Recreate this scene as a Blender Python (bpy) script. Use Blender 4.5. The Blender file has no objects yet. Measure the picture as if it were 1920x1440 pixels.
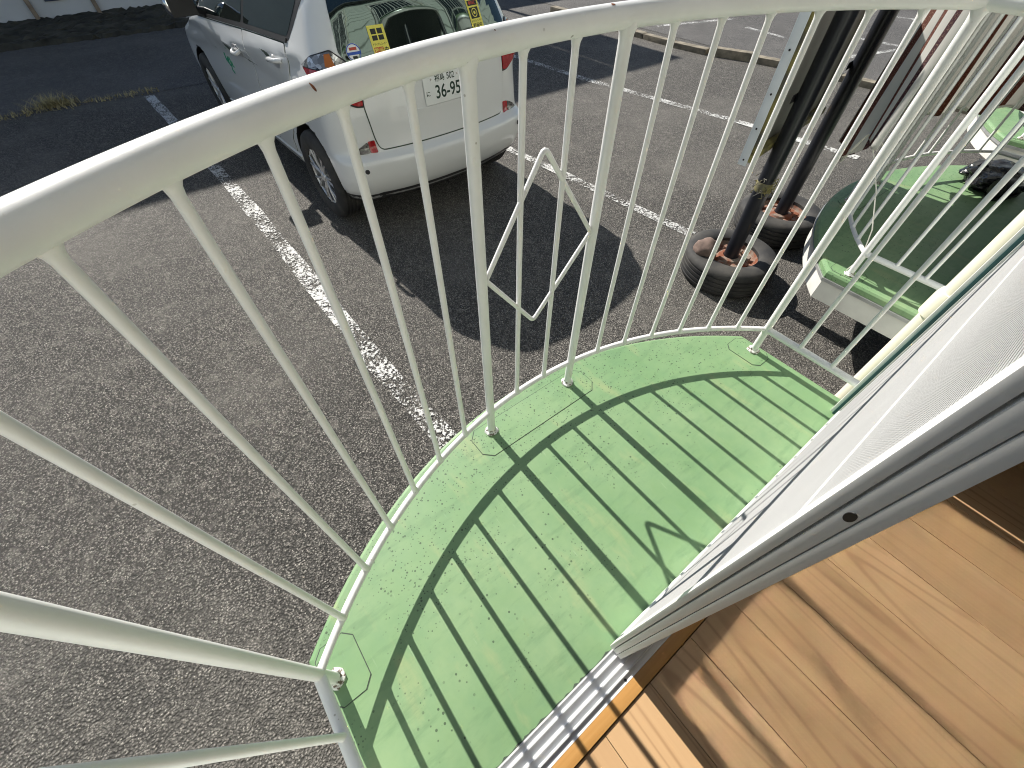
import bpy, bmesh, math, random
from mathutils import Vector, Matrix

random.seed(7)
SC = bpy.context.scene
COL = SC.collection
PI = math.pi
G = -0.55                      # parking lot level (balcony floor is z = 0)

# ------------------------------------------------------------------ camera
cam_d = bpy.data.cameras.new('camera'); cam = bpy.data.objects.new('camera', cam_d); COL.objects.link(cam)
R0 = (0.790182643764121, -0.6128660782357113, 0.00256117979130332)
R1 = (-0.47861655220375693, -0.6196910089661672, -0.6220202965845102)
R2 = (0.3828022798397792, 0.4902838193888034, -0.7829969291095557)
cam.matrix_world = Matrix(((R0[0], -R1[0], -R2[0], 0.0), (R0[1], -R1[1], -R2[1], 0.0), (R0[2], -R1[2], -R2[2], 1.27), (0, 0, 0, 1)))
cam_d.sensor_width = 36.0; cam_d.lens = 14.571; cam_d.clip_start = 0.02; cam_d.clip_end = 2000
SC.camera = cam

# ------------------------------------------------------------------ sky, sun, exposure
ELEV = math.radians(36.2)
world = bpy.data.worlds.new('World'); SC.world = world; world.use_nodes = True
wn = world.node_tree.nodes; wl = world.node_tree.links; wn.clear()
sky = wn.new('ShaderNodeTexSky'); sky.sky_type = 'NISHITA'; sky.sun_disc = False
sky.sun_elevation = ELEV; sky.sun_rotation = 0.0; sky.air_density = 1.0; sky.dust_density = 0.6; sky.ozone_density = 1.2
bg = wn.new('ShaderNodeBackground'); bg.inputs['Strength'].default_value = 0.068
wo = wn.new('ShaderNodeOutputWorld'); wl.new(sky.outputs[0], bg.inputs[0]); wl.new(bg.outputs[0], wo.inputs[0])
sun_d = bpy.data.lights.new('sun', 'SUN'); sun_d.energy = 4.9; sun_d.angle = math.radians(0.5); sun_d.color = (1.0, 0.95, 0.87)
sun = bpy.data.objects.new('sun', sun_d); COL.objects.link(sun); sun.rotation_euler = (-(PI / 2 - ELEV), 0, 0); sun.location = (0, 20, 20)
SC.view_settings.view_transform = 'Standard'; SC.view_settings.look = 'None'
SC.view_settings.exposure = 0.58; SC.view_settings.gamma = 1.0
SC.render.engine = 'CYCLES'
SC.cycles.use_denoising = True; SC.cycles.pixel_filter_type = 'BLACKMAN_HARRIS'; SC.cycles.filter_width = 1.05; SC.cycles.max_bounces = 8; SC.cycles.transparent_max_bounces = 16
SC.cycles.sample_clamp_indirect = 0.0; SC.cycles.caustics_refractive = True; SC.cycles.caustics_reflective = False

# ------------------------------------------------------------------ materials
MATS = {}
class N:
    def __init__(s, name):
        m = bpy.data.materials.new(name); m.use_nodes = True; s.m = m; s.t = m.node_tree; s.n = s.t.nodes; s.l = s.t.links
        s.b = s.n.get('Principled BSDF'); s.out = s.n.get('Material Output'); MATS[name] = m
    def node(s, typ, **kw):
        n = s.n.new(typ)
        for k, v in kw.items(): setattr(n, k, v)
        return n
    def coord(s, out='Object', scale=(1, 1, 1), rnd=0):
        tc = s.node('ShaderNodeTexCoord'); mp = s.node('ShaderNodeMapping'); mp.inputs['Scale'].default_value = scale
        s.l.new(tc.outputs[out], mp.inputs['Vector'])
        if rnd:
            oi = s.node('ShaderNodeObjectInfo'); ml = s.node('ShaderNodeMath', operation='MULTIPLY'); ml.inputs[1].default_value = rnd
            s.l.new(oi.outputs['Random'], ml.inputs[0]); cb = s.node('ShaderNodeCombineXYZ')
            for i in range(3): s.l.new(ml.outputs[0], cb.inputs[i])
            s.l.new(cb.outputs[0], mp.inputs['Location'])
        return mp.outputs[0]
    def noise(s, v, scale, detail=4, rough=0.55):
        n = s.node('ShaderNodeTexNoise'); n.inputs['Scale'].default_value = scale; n.inputs['Detail'].default_value = detail
        n.inputs['Roughness'].default_value = rough; s.l.new(v, n.inputs['Vector']); return n.outputs['Fac']
    def vor(s, v, scale, feature='F1', rnd=1.0):
        n = s.node('ShaderNodeTexVoronoi', feature=feature); n.inputs['Scale'].default_value = scale; n.inputs['Randomness'].default_value = rnd
        s.l.new(v, n.inputs['Vector']); return n
    def ramp(s, f, stops, interp='LINEAR'):
        n = s.node('ShaderNodeValToRGB'); cr = n.color_ramp; cr.interpolation = interp
        while len(cr.elements) < len(stops): cr.elements.new(0.5)
        for e, (p, c) in zip(cr.elements, stops):
            e.position = p; e.color = (c, c, c, 1) if not isinstance(c, (tuple, list)) else (c[0], c[1], c[2], 1)
        s.l.new(f, n.inputs[0]); return n.outputs[0]
    def mix(s, f, a, b, typ='MIX'):
        n = s.node('ShaderNodeMix', data_type='RGBA', blend_type=typ)
        if isinstance(f, (int, float)): n.inputs[0].default_value = f
        else: s.l.new(f, n.inputs[0])
        for i, x in ((6, a), (7, b)):
            if isinstance(x, (tuple, list)): n.inputs[i].default_value = (x[0], x[1], x[2], 1)
            else: s.l.new(x, n.inputs[i])
        return n.outputs[2]
    def math(s, op, a, b=None):
        n = s.node('ShaderNodeMath', operation=op)
        for i, x in enumerate((a, b)):
            if x is None: continue
            if isinstance(x, (int, float)): n.inputs[i].default_value = x
            else: s.l.new(x, n.inputs[i])
        return n.outputs[0]
    def set(s, col=None, rough=None, metal=None, **kw):
        for k, x in (('Base Color', col), ('Roughness', rough), ('Metallic', metal), *kw.items()):
            if x is None: continue
            k = k.replace('_', ' ')
            if isinstance(x, (int, float)): s.b.inputs[k].default_value = x
            elif isinstance(x, (tuple, list)): s.b.inputs[k].default_value = (x[0], x[1], x[2], 1)
            else: s.l.new(x, s.b.inputs[k])
        return s
    def bump(s, h, strength=0.3, dist=0.002):
        n = s.node('ShaderNodeBump'); n.inputs['Strength'].default_value = strength; n.inputs['Distance'].default_value = dist
        s.l.new(h, n.inputs['Height']); s.l.new(n.outputs[0], s.b.inputs['Normal']); return s

def simple(name, col, rough=0.5, metal=0.0, var=0.12, scale=9.0, bump=0.0, bscale=120, **kw):
    m = N(name); v = m.coord()
    n = m.noise(v, scale, 5)
    c = m.mix(m.ramp(n, [(0.3, 0.0), (0.7, 1.0)]), tuple(x * (1 - var) for x in col), tuple(min(1, x * (1 + var)) for x in col))
    r = m.math('ADD', m.math('MULTIPLY', n, 0.2), rough - 0.1)
    m.set(c, r, metal, **kw)
    if bump: m.bump(m.noise(v, bscale, 3), bump, 0.002)
    return m.m

m = N('rail_paint'); v = m.coord(rnd=5.0); n1 = m.noise(v, 5, 5)
c = m.mix(m.ramp(n1, [(0.35, 0), (0.75, 1)]), (0.87, 0.87, 0.86), (0.78, 0.78, 0.765))
sp = m.vor(v, 34); spm = m.ramp(sp.outputs['Distance'], [(0.05, 1.0), (0.09, 0.0)])
c = m.mix(m.math('MULTIPLY', spm, m.ramp(m.noise(v, 4, 2), [(0.56, 0), (0.62, 0.6)])), c, (0.30, 0.27, 0.22))
m.set(c, 0.42); m.bump(m.noise(v, 55, 4), 0.14, 0.002)
m = N('collar_paint'); v = m.coord(rnd=3.0); f = m.ramp(m.noise(v, 95, 4), [(0.50, 0), (0.58, 1)])
m.set(m.mix(f, (0.80, 0.80, 0.78), (0.16, 0.12, 0.09)), 0.6); m.bump(m.noise(v, 150, 3), 0.6, 0.003)
m = N('rail_paint_worn'); v = m.coord(); n1 = m.noise(v, 8, 5)
c = m.mix(m.ramp(n1, [(0.35, 0), (0.75, 1)]), (0.87, 0.87, 0.855), (0.77, 0.775, 0.765))
sp = m.vor(v, 26); spm = m.ramp(sp.outputs['Distance'], [(0.06, 1.0), (0.09, 0.0)])
c = m.mix(m.math('MULTIPLY', spm, m.ramp(m.noise(v, 5, 2), [(0.56, 0), (0.62, 0.8)])), c, (0.28, 0.27, 0.24))
m.set(c, 0.36); m.bump(m.noise(v, 45, 4), 0.12, 0.002)
simple('rust', (0.22, 0.075, 0.03), 0.9, 0, 0.5, 40, 0.6, 150)
simple('white_plastic', (0.78, 0.79, 0.77), 0.4, 0, 0.04)
simple('fascia_white', (0.70, 0.69, 0.64), 0.5, 0, 0.1, 7)
simple('drip_metal', (0.55, 0.56, 0.56), 0.35, 0.6, 0.15, 20)
simple('dark_gap', (0.06, 0.08, 0.06), 0.8)
simple('cream_pipe', (0.80, 0.76, 0.62), 0.4, 0, 0.05)
simple('concrete', (0.36, 0.34, 0.31), 0.9, 0, 0.3, 14, 0.4, 90)
simple('kerb_concrete', (0.24, 0.21, 0.16), 0.95, 0, 0.45, 10, 0.6, 60)
simple('soffit', (0.10, 0.10, 0.095), 0.8)
simple('black_plastic', (0.018, 0.018, 0.019), 0.45)
simple('black_bag', (0.012, 0.012, 0.014), 0.28, 0, 0.2, 12, 0.5, 30)
simple('black_rubber', (0.02, 0.02, 0.021), 0.6, 0, 0.3, 30, 0.2, 90)
simple('chrome', (0.75, 0.75, 0.76), 0.12, 1.0, 0.04)
simple('alloy', (0.60, 0.60, 0.61), 0.34, 0.55, 0.06)
simple('dark_metal', (0.05, 0.05, 0.055), 0.4, 0.6, 0.2)
simple('window_alu', (0.80, 0.79, 0.765), 0.42, 0.0, 0.05, 15)
simple('window_alu_dark', (0.30, 0.31, 0.30), 0.4, 0.35, 0.1, 15)
simple('track_white', (0.78, 0.79, 0.80), 0.33, 0.1, 0.05, 15)
simple('teal_seal', (0.03, 0.10, 0.11), 0.4)
simple('room_white', (0.62, 0.60, 0.56), 0.8, 0, 0.03)
simple('house_wall', (0.62, 0.63, 0.64), 0.85, 0, 0.1, 1.2, 0.2, 80)
simple('house_roof', (0.10, 0.10, 0.11), 0.7)
simple('brown_pipe', (0.33, 0.25, 0.18), 0.6, 0, 0.35, 6)
simple('vent_blue', (0.05, 0.07, 0.12), 0.5)
simple('stone', (0.17, 0.12, 0.10), 0.95, 0, 0.45, 14, 0.7, 40)
simple('yellow_sticker', (0.80, 0.72, 0.12), 0.4, 0, 0.02)
simple('ink', (0.015, 0.02, 0.017), 0.6)
simple('plate_ink', (0.01, 0.035, 0.022), 0.5)
simple('plate_white', (0.80, 0.82, 0.81), 0.4, 0, 0.02)
simple('blue_print', (0.02, 0.09, 0.45), 0.4)
simple('red_print', (0.50, 0.06, 0.03), 0.4)
simple('green_print', (0.015, 0.20, 0.11), 0.4)
simple('cord_white', (0.75, 0.73, 0.66), 0.8)
simple('soil', (0.05, 0.046, 0.034), 1.0, 0, 0.6, 3.5, 1.0, 9)
simple('dry_grass', (0.42, 0.36, 0.19), 0.9, 0, 0.3, 20)
simple('sign_face', (0.27, 0.265, 0.25), 0.55, 0, 0.1, 4)
simple('sign_white', (0.70, 0.73, 0.76), 0.45, 0, 0.05)
simple('amber', (0.45, 0.14, 0.03), 0.25)

m = N('sign_frame'); v = m.coord(); f = m.ramp(m.noise(v, 7, 5), [(0.42, 0), (0.6, 1)])
m.set(m.mix(f, (0.10, 0.097, 0.085), (0.26, 0.23, 0.08)), 0.7); m.bump(m.noise(v, 60), 0.3)
m = N('pole_paint'); v = m.coord(); f = m.ramp(m.noise(m.coord(scale=(1, 1, 0.25)), 9, 6), [(0.64, 0), (0.74, 1)])
c = m.mix(f, (0.014, 0.016, 0.022), (0.14, 0.10, 0.05)); m.set(c, 0.33); m.bump(m.noise(v, 40), 0.25)

# green balcony floor sheet
m = N('green_floor'); v = m.coord()
big = m.noise(v, 2.6, 6, 0.6); fine = m.noise(v, 22, 5)
c = m.mix(m.ramp(big, [(0.32, 0), (0.68, 1)]), (0.170, 0.305, 0.140), (0.258, 0.380, 0.200))
c = m.mix(m.ramp(fine, [(0.4, 0.0), (0.75, 0.35)]), c, (0.150, 0.290, 0.152))
stv = m.coord(scale=(5.0, 1.6, 1)); st = m.ramp(m.noise(stv, 1.6, 5, 0.6), [(0.57, 0.0), (0.70, 0.42)])
c = m.mix(st, c, (0.42, 0.42, 0.21))
sc2 = m.ramp(m.noise(m.coord(scale=(30, 3, 1)), 3, 4), [(0.68, 0), (0.76, 0.25)]); c = m.mix(sc2, c, (0.48, 0.58, 0.42))
sxy = m.node('ShaderNodeSeparateXYZ'); m.l.new(v, sxy.inputs[0]); ysep = sxy.outputs[1]
for scl, lo, hi, msc, mlo in ((60, 0.16, 0.22, 3.2, 0.46), (110, 0.17, 0.26, 4.5, 0.48), (34, 0.10, 0.13, 5.0, 0.50)):
    vd = m.vor(v, scl); dots = m.ramp(vd.outputs['Distance'], [(lo, 1.0), (hi, 0.0)])
    pick = m.ramp(m.node('ShaderNodeSeparateColor').outputs[0] if False else vd.outputs['Color'], [(0.45, 0), (0.5, 1)])
    mask = m.ramp(m.math('ADD', m.noise(v, msc, 3), m.math('MULTIPLY', ysep, 0.42)), [(mlo + 0.14, 0), (mlo + 0.21, 1)])
    c = m.mix(m.math('MULTIPLY', m.math('MULTIPLY', dots, pick), m.math('MULTIPLY', mask, 0.85)), c, (0.045, 0.075, 0.04))
m.set(c, m.ramp(fine, [(0.2, 0.42), (0.8, 0.6)])); scf = m.ramp(m.noise(m.coord(scale=(2.2, 9, 1)), 2.4, 6, 0.7), [(0.52, 0.0), (0.66, 0.5)]); c = m.mix(scf, c, (0.130, 0.240, 0.118)); m.set(c); m.bump(m.noise(v, 14, 5), 0.10, 0.004)

# asphalt
def asphalt(name, base, light, dark, scl=1.0):
    m = N(name); v = m.coord()
    vo = m.vor(v, 118 * scl); v2 = m.vor(v, 205 * scl); big = m.noise(v, 0.45, 6, 0.62); mid = m.noise(v, 5, 5)
    c = m.mix(m.ramp(vo.outputs['Color'], [(0.2, 0), (0.85, 1)]), dark, light)
    c = m.mix(m.ramp(v2.outputs['Color'], [(0.74, 0), (0.80, 0.85)]), c, tuple(min(1, x * 1.9) for x in light))
    c = m.mix(m.ramp(vo.outputs['Distance'], [(0.30, 0.0), (0.70, 1.0)]), c, tuple(x * 0.28 for x in base))
    c = m.mix(m.ramp(big, [(0.38, 0.0), (0.72, 0.45)]), c, tuple(x * 1.25 for x in base))
    v3 = m.vor(v, 42 * scl); c = m.mix(m.ramp(v3.outputs['Color'], [(0.25, 0.3), (0.5, 0.0)]), c, tuple(x * 0.5 for x in base))
    v4 = m.vor(v, 24 * scl); c = m.mix(m.ramp(v4.outputs['Color'], [(0.76, 0.0), (0.88, 0.22)]), c, light)
    lp = m.noise(v, 0.9, 5, 0.65); c = m.mix(m.ramp(lp, [(0.48, 0.0), (0.70, 0.26)]), c, tuple(x * 0.9 for x in light))
    c = m.mix(m.ramp(mid, [(0.3, 0.15), (0.6, 0)]), c, tuple(x * 0.45 for x in base))
    m.set(c, 0.85)
    h = m.math('ADD', m.math('MULTIPLY', vo.outputs['Distance'], -1.0), m.math('MULTIPLY', v2.outputs['Distance'], -0.5))
    m.bump(h, 1.0, 0.010)
    return m.m
asphalt('asphalt', (0.138, 0.130, 0.118), (0.320, 0.298, 0.265), (0.042, 0.040, 0.037))
asphalt('asphalt_old', (0.150, 0.144, 0.138), (0.27, 0.255, 0.24), (0.070, 0.068, 0.066), 0.8)

# worn road paint: paint is missing where the asphalt's stones have worn through
m = N('worn_paint'); v = m.coord()
w = m.math('ADD', m.math('MULTIPLY', m.noise(v, 60, 3, 0.75), 0.85), m.math('MULTIPLY', m.noise(v, 4, 4), 0.48))
al = m.ramp(w, [(0.665, 0.0), (0.70, 1.0)])
tr = m.node('ShaderNodeBsdfTransparent'); mx = m.node('ShaderNodeMixShader')
m.set((0.62, 0.62, 0.60), 0.75); m.bump(m.noise(v, 160), 0.6, 0.004)
m.l.new(al, mx.inputs[0]); m.l.new(tr.outputs[0], mx.inputs[1]); m.l.new(m.b.outputs[0], mx.inputs[2]); m.l.new(mx.outputs[0], m.out.inputs[0])

# car paint and glass
m = N('car_paint'); v = m.coord(); m.set((0.74, 0.75, 0.75), 0.28, 0.0, Coat_Weight=1.0, Coat_Roughness=0.03)
m = N('car_glass'); m.set((0.006, 0.009, 0.009), 0.03, 0.0, IOR=2.1, Specular_Tint=(0.80, 1.0, 0.92))
m = N('house_glass'); m.set((0.02, 0.03, 0.03), 0.05, 0.0, IOR=1.8)
m = N('red_lens'); v = m.coord(); m.set(m.mix(m.ramp(m.noise(v, 30, 2), [(0.4, 0), (0.6, 1)]), (0.30, 0.006, 0.010), (0.42, 0.015, 0.02)), 0.12, Coat_Weight=1.0)
m = N('clear_lens'); v = m.coord(scale=(1, 1, 1.6)); vo = m.vor(v, 34); m.set(m.ramp(vo.outputs['Color'], [(0.1, (0.03, 0.03, 0.03)), (0.5, (0.34, 0.33, 0.32)), (0.9, (0.85, 0.85, 0.85))]), 0.1, 0.55, Coat_Weight=1.0)
m = N('smoke_lens'); v = m.coord(); vo = m.vor(v, 60); m.set(m.ramp(vo.outputs['Color'], [(0.1, (0.03, 0.03, 0.03)), (0.9, (0.30, 0.29, 0.28))]), 0.15, 0.4, Coat_Weight=1.0)
m = N('tyre'); v = m.coord(); m.set(m.mix(m.ramp(m.noise(v, 7, 6), [(0.4, 0), (0.75, 1)]), (0.022, 0.022, 0.023), (0.075, 0.07, 0.062)), 0.78); m.bump(m.noise(v, 120), 0.3)
m = N('rusty_wheel'); v = m.coord(); f = m.ramp(m.noise(v, 16, 6), [(0.42, 0), (0.6, 1)])
m.set(m.mix(f, (0.21, 0.065, 0.028), (0.27, 0.22, 0.18)), 0.8); m.bump(m.noise(v, 70), 0.6)

# wood planks and sill
m = N('floor_wood'); v0 = m.coord(scale=(5.5, 0.42, 3), rnd=37.0)
ring = m.noise(v0, 1.0, 1.5, 0.4)
gl = m.math('ADD', m.math('MULTIPLY', m.math('SINE', m.math('MULTIPLY', ring, 95.0)), 0.5), 0.5)
g1 = m.ramp(gl, [(0.0, 1.0), (0.16, 0.25), (0.45, 0.0), (1.0, 0.0)])
gmask = m.ramp(m.noise(m.coord(scale=(3, 0.5, 1), rnd=19), 1.4, 2), [(0.42, 0.15), (0.62, 1.0)])
fib = m.noise(m.coord(scale=(160, 3, 10), rnd=11), 1.0, 4)
tone = m.noise(m.coord(scale=(4, 0.35, 1), rnd=23), 1.2, 3)
oi = m.node('ShaderNodeObjectInfo')
base = m.mix(oi.outputs['Random'], (0.52, 0.335, 0.175), (0.63, 0.43, 0.245))
c = m.mix(m.ramp(tone, [(0.35, 0), (0.7, 0.5)]), base, (0.45, 0.275, 0.14))
c = m.mix(m.math('MULTIPLY', m.math('MULTIPLY', g1, gmask), 0.55), c, (0.29, 0.16, 0.075))
c = m.mix(m.ramp(fib, [(0.35, 0.13), (0.65, 0)]), c, (0.36, 0.21, 0.11))
kn = m.vor(m.coord(scale=(3.2, 1.1, 1), rnd=41), 1.0); c = m.mix(m.ramp(kn.outputs['Distance'], [(0.018, 0.8), (0.04, 0.0)]), c, (0.16, 0.075, 0.035))
m.set(c, 0.36); m.bump(fib, 0.04, 0.001)
m = N('sill_wood'); v = m.coord(scale=(1.2, 30, 30)); m.set(m.mix(m.noise(v, 3, 4), (0.42, 0.20, 0.05), (0.60, 0.34, 0.12)), 0.4)

# siding
m = N('siding'); v = m.coord(); m.set(m.mix(m.noise(v, 1.5, 5), (0.60, 0.65, 0.60), (0.68, 0.72, 0.67)), 0.7); m.bump(m.noise(m.coord(scale=(1, 1, 12)), 10, 3), 0.2)

# striped shade cloth (stripes follow the cloth's own u coordinate)
m = N('striped_cloth'); tc = m.node('ShaderNodeTexCoord'); sx = m.node('ShaderNodeSeparateXYZ'); m.l.new(tc.outputs['UV'], sx.inputs[0])
u = sx.outputs[0]; fr = m.math('FRACT', m.math('MULTIPLY', u, 1 / 0.15))
W_ = (0.74, 0.73, 0.69); B_ = (0.155, 0.052, 0.038); D_ = (0.085, 0.035, 0.045)
c = m.ramp(fr, [(0.0, W_), (0.20, D_), (0.34, W_), (0.56, B_), (0.80, W_)], 'CONSTANT')
wvn = m.noise(m.coord('UV', (420, 160, 1)), 1.0, 2)
isb = m.ramp(fr, [(0.0, 0), (0.20, 1), (0.34, 0), (0.56, 1), (0.80, 0)], 'CONSTANT')
c = m.mix(m.math('MULTIPLY', isb, m.ramp(wvn, [(0.56, 0), (0.62, 0.75)])), c, (0.52, 0.34, 0.24))
m.set(c, 0.9)
tl = m.node('ShaderNodeBsdfTranslucent'); m.l.new(c, tl.inputs[0]); mx = m.node('ShaderNodeMixShader'); mx.inputs[0].default_value = 0.48
m.l.new(m.b.outputs[0], mx.inputs[1]); m.l.new(tl.outputs[0], mx.inputs[2]); m.l.new(mx.outputs[0], m.out.inputs[0])

# insect screen: pale threads with open holes between them
simple('screen_mesh', (0.52, 0.525, 0.52), 0.6, 0, 0.03)
# figured (frosted) glass
m = N('frosted_glass'); rf = m.node('ShaderNodeBsdfRefraction'); rf.distribution = 'GGX'; rf.inputs['IOR'].default_value = 1.04; rf.inputs['Roughness'].default_value = 0.2
rf.inputs['Color'].default_value = (0.99, 0.99, 0.98, 1); tl = m.node('ShaderNodeBsdfTranslucent'); tl.inputs[0].default_value = (0.8, 0.82, 0.8, 1)
df = m.node('ShaderNodeBsdfDiffuse'); df.inputs[0].default_value = (0.62, 0.64, 0.63, 1)
mx = m.node('ShaderNodeMixShader'); mx.inputs[0].default_value = 0.04; m.l.new(rf.outputs[0], mx.inputs[1]); m.l.new(tl.outputs[0], mx.inputs[2])
mx2 = m.node('ShaderNodeMixShader'); mx2.inputs[0].default_value = 0.04; m.l.new(mx.outputs[0], mx2.inputs[1]); m.l.new(df.outputs[0], mx2.inputs[2]); trp = m.node('ShaderNodeBsdfTransparent'); mx3 = m.node('ShaderNodeMixShader'); mx3.inputs[0].default_value = 0.09
m.l.new(mx2.outputs[0], mx3.inputs[1]); m.l.new(trp.outputs[0], mx3.inputs[2]); m.l.new(mx3.outputs[0], m.out.inputs[0])

# ------------------------------------------------------------------ mesh helpers
def empty(name, loc=(0, 0, 0), rz=0.0, parent=None):
    o = bpy.data.objects.new(name, None); COL.objects.link(o); o.location = loc; o.rotation_euler = (0, 0, rz)
    o.empty_display_size = 0.1
    if parent: o.parent = parent
    return o
def tag(o, label=None, cat=None, group=None, kind=None):
    for k, x in (('label', label), ('category', cat), ('group', group), ('kind', kind)):
        if x: o[k] = x
    return o
def mesh_obj(name, me, parent=None, loc=None):
    o = bpy.data.objects.new(name, me); COL.objects.link(o)
    if parent: o.parent = parent
    if loc: o.location = loc
    return o
class MB:
    def __init__(s): s.bm = bmesh.new()
    def box(s, x0, x1, y0, y1, z0, z1, bev=0.0):
        r = bmesh.ops.create_cube(s.bm, size=1.0)
        for vv in r['verts']: vv.co = Vector(((x0 + x1) / 2 + vv.co.x * (x1 - x0), (y0 + y1) / 2 + vv.co.y * (y1 - y0), (z0 + z1) / 2 + vv.co.z * (z1 - z0)))
        if bev:
            es = {e for vv in r['verts'] for e in vv.link_edges}
            bmesh.ops.bevel(s.bm, geom=list(es), offset=bev, segments=2, profile=0.7, affect='EDGES')
        return s
    def tube(s, pts, r, n=12, caps=True, closed=False):
        pts = [Vector(p) for p in pts]; N_ = len(pts); rings = []
        rr = r if isinstance(r, (list, tuple)) else [r] * N_
        up = None
        for i, p in enumerate(pts):
            a = pts[i - 1] if (i > 0 or closed) else None; b = pts[(i + 1) % N_] if (i < N_ - 1 or closed) else None
            d1 = (p - a).normalized() if a is not None else None; d2 = (b - p).normalized() if b is not None else None
            if d1 is None: d1 = d2
            if d2 is None: d2 = d1
            t = (d1 + d2); t = t.normalized() if t.length > 1e-6 else d1
            if up is None:
                up = Vector((0, 0, 1)) if abs(t.z) < 0.9 else Vector((1, 0, 0))
            x = up - t * up.dot(t); x.normalize(); y = t.cross(x); up = x
            # mitre
            cosh = max(0.35, t.dot(d1)); k = 1.0 / cosh
            bn = (d2 - d1); bn = bn - t * bn.dot(t)
            ring = []
            for j in range(n):
                an = 2 * PI * j / n; off = (x * math.cos(an) + y * math.sin(an)) * rr[i]
                if bn.length > 1e-5:
                    u_ = bn.normalized(); off = off + u_ * off.dot(u_) * (k - 1)
                ring.append(s.bm.verts.new(p + off))
            rings.append(ring)
        M_ = N_ if closed else N_ - 1
        for i in range(M_):
            A, B = rings[i], rings[(i + 1) % N_]
            for j in range(n): s.bm.faces.new((A[j], A[(j + 1) % n], B[(j + 1) % n], B[j]))
        if caps and not closed:
            s.bm.faces.new(list(reversed(rings[0]))); s.bm.faces.new(rings[-1])
        return s
    def lathe(s, prof, n=32, axis='z', c=(0, 0, 0), closed=False):
        rings = []
        for (r, h) in prof:
            ring = []
            for j in range(n):
                a = 2 * PI * j / n; p = (r * math.cos(a), r * math.sin(a), h)
                if axis == 'x': p = (p[2], p[0], p[1])
                if axis == 'y': p = (p[1], p[2], p[0])
                ring.append(s.bm.verts.new((p[0] + c[0], p[1] + c[1], p[2] + c[2])))
            rings.append(ring)
        L = len(prof)
        for i in range(L if closed else L - 1):
            A, B = rings[i], rings[(i + 1) % L]
            for j in range(n): s.bm.faces.new((A[j], A[(j + 1) % n], B[(j + 1) % n], B[j]))
        if not closed:
            if prof[0][0] > 1e-4: s.bm.faces.new(list(reversed(rings[0])))
            if prof[-1][0] > 1e-4: s.bm.faces.new(rings[-1])
        return s
    def prism(s, poly, z0, z1):
        a = [s.bm.verts.new((p[0], p[1], z0)) for p in poly]; b = [s.bm.verts.new((p[0], p[1], z1)) for p in poly]
        n = len(poly); s.bm.faces.new(list(reversed(a))); s.bm.faces.new(b)
        for i in range(n): s.bm.faces.new((a[i], a[(i + 1) % n], b[(i + 1) % n], b[i]))
        return s
    def grid(s, fn, nu, nv):
        g = [[s.bm.verts.new(fn(i / nu, j / nv)) for j in range(nv + 1)] for i in range(nu + 1)]
        for i in range(nu):
            for j in range(nv): s.bm.faces.new((g[i][j], g[i + 1][j], g[i + 1][j + 1], g[i][j + 1]))
        return s
    def mesh(s, name, mat, smooth=40):
        bmesh.ops.remove_doubles(s.bm, verts=s.bm.verts, dist=1e-6)
        bmesh.ops.recalc_face_normals(s.bm, faces=s.bm.faces)
        me = bpy.data.meshes.new(name); s.bm.to_mesh(me); s.bm.free()
        me.materials.append(MATS[mat])
        if smooth:
            for p in me.polygons: p.use_smooth = True
            me.set_sharp_from_angle(angle=math.radians(smooth))
        return me
    def build(s, name, mat, parent=None, smooth=40, loc=None):
        return mesh_obj(name, s.mesh(name, mat, smooth), parent, loc)
def text_mesh(name, txt, size, mat, parent, M, font_scale=(1, 1)):
    cu = bpy.data.curves.new(name, 'FONT'); cu.body = txt; cu.size = size; cu.align_x = 'CENTER'; cu.align_y = 'CENTER'; cu.extrude = 0.0004
    cu.offset = size * 0.012
    o = bpy.data.objects.new(name, cu); COL.objects.link(o)
    dg = bpy.context.evaluated_depsgraph_get(); me = bpy.data.meshes.new_from_object(o.evaluated_get(dg))
    bpy.data.objects.remove(o)
    me.transform(M @ Matrix.Diagonal((font_scale[0], font_scale[1], 1, 1))); me.materials.clear(); me.materials.append(MATS[mat])
    return mesh_obj(name, me, parent)

# ------------------------------------------------------------------ ground, road, painted lines
tag(MB().grid(lambda a, b: ((a - .5) * 900, (b - .5) * 900, G), 6, 6).build('ground', 'asphalt', smooth=0), kind='structure')
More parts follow.
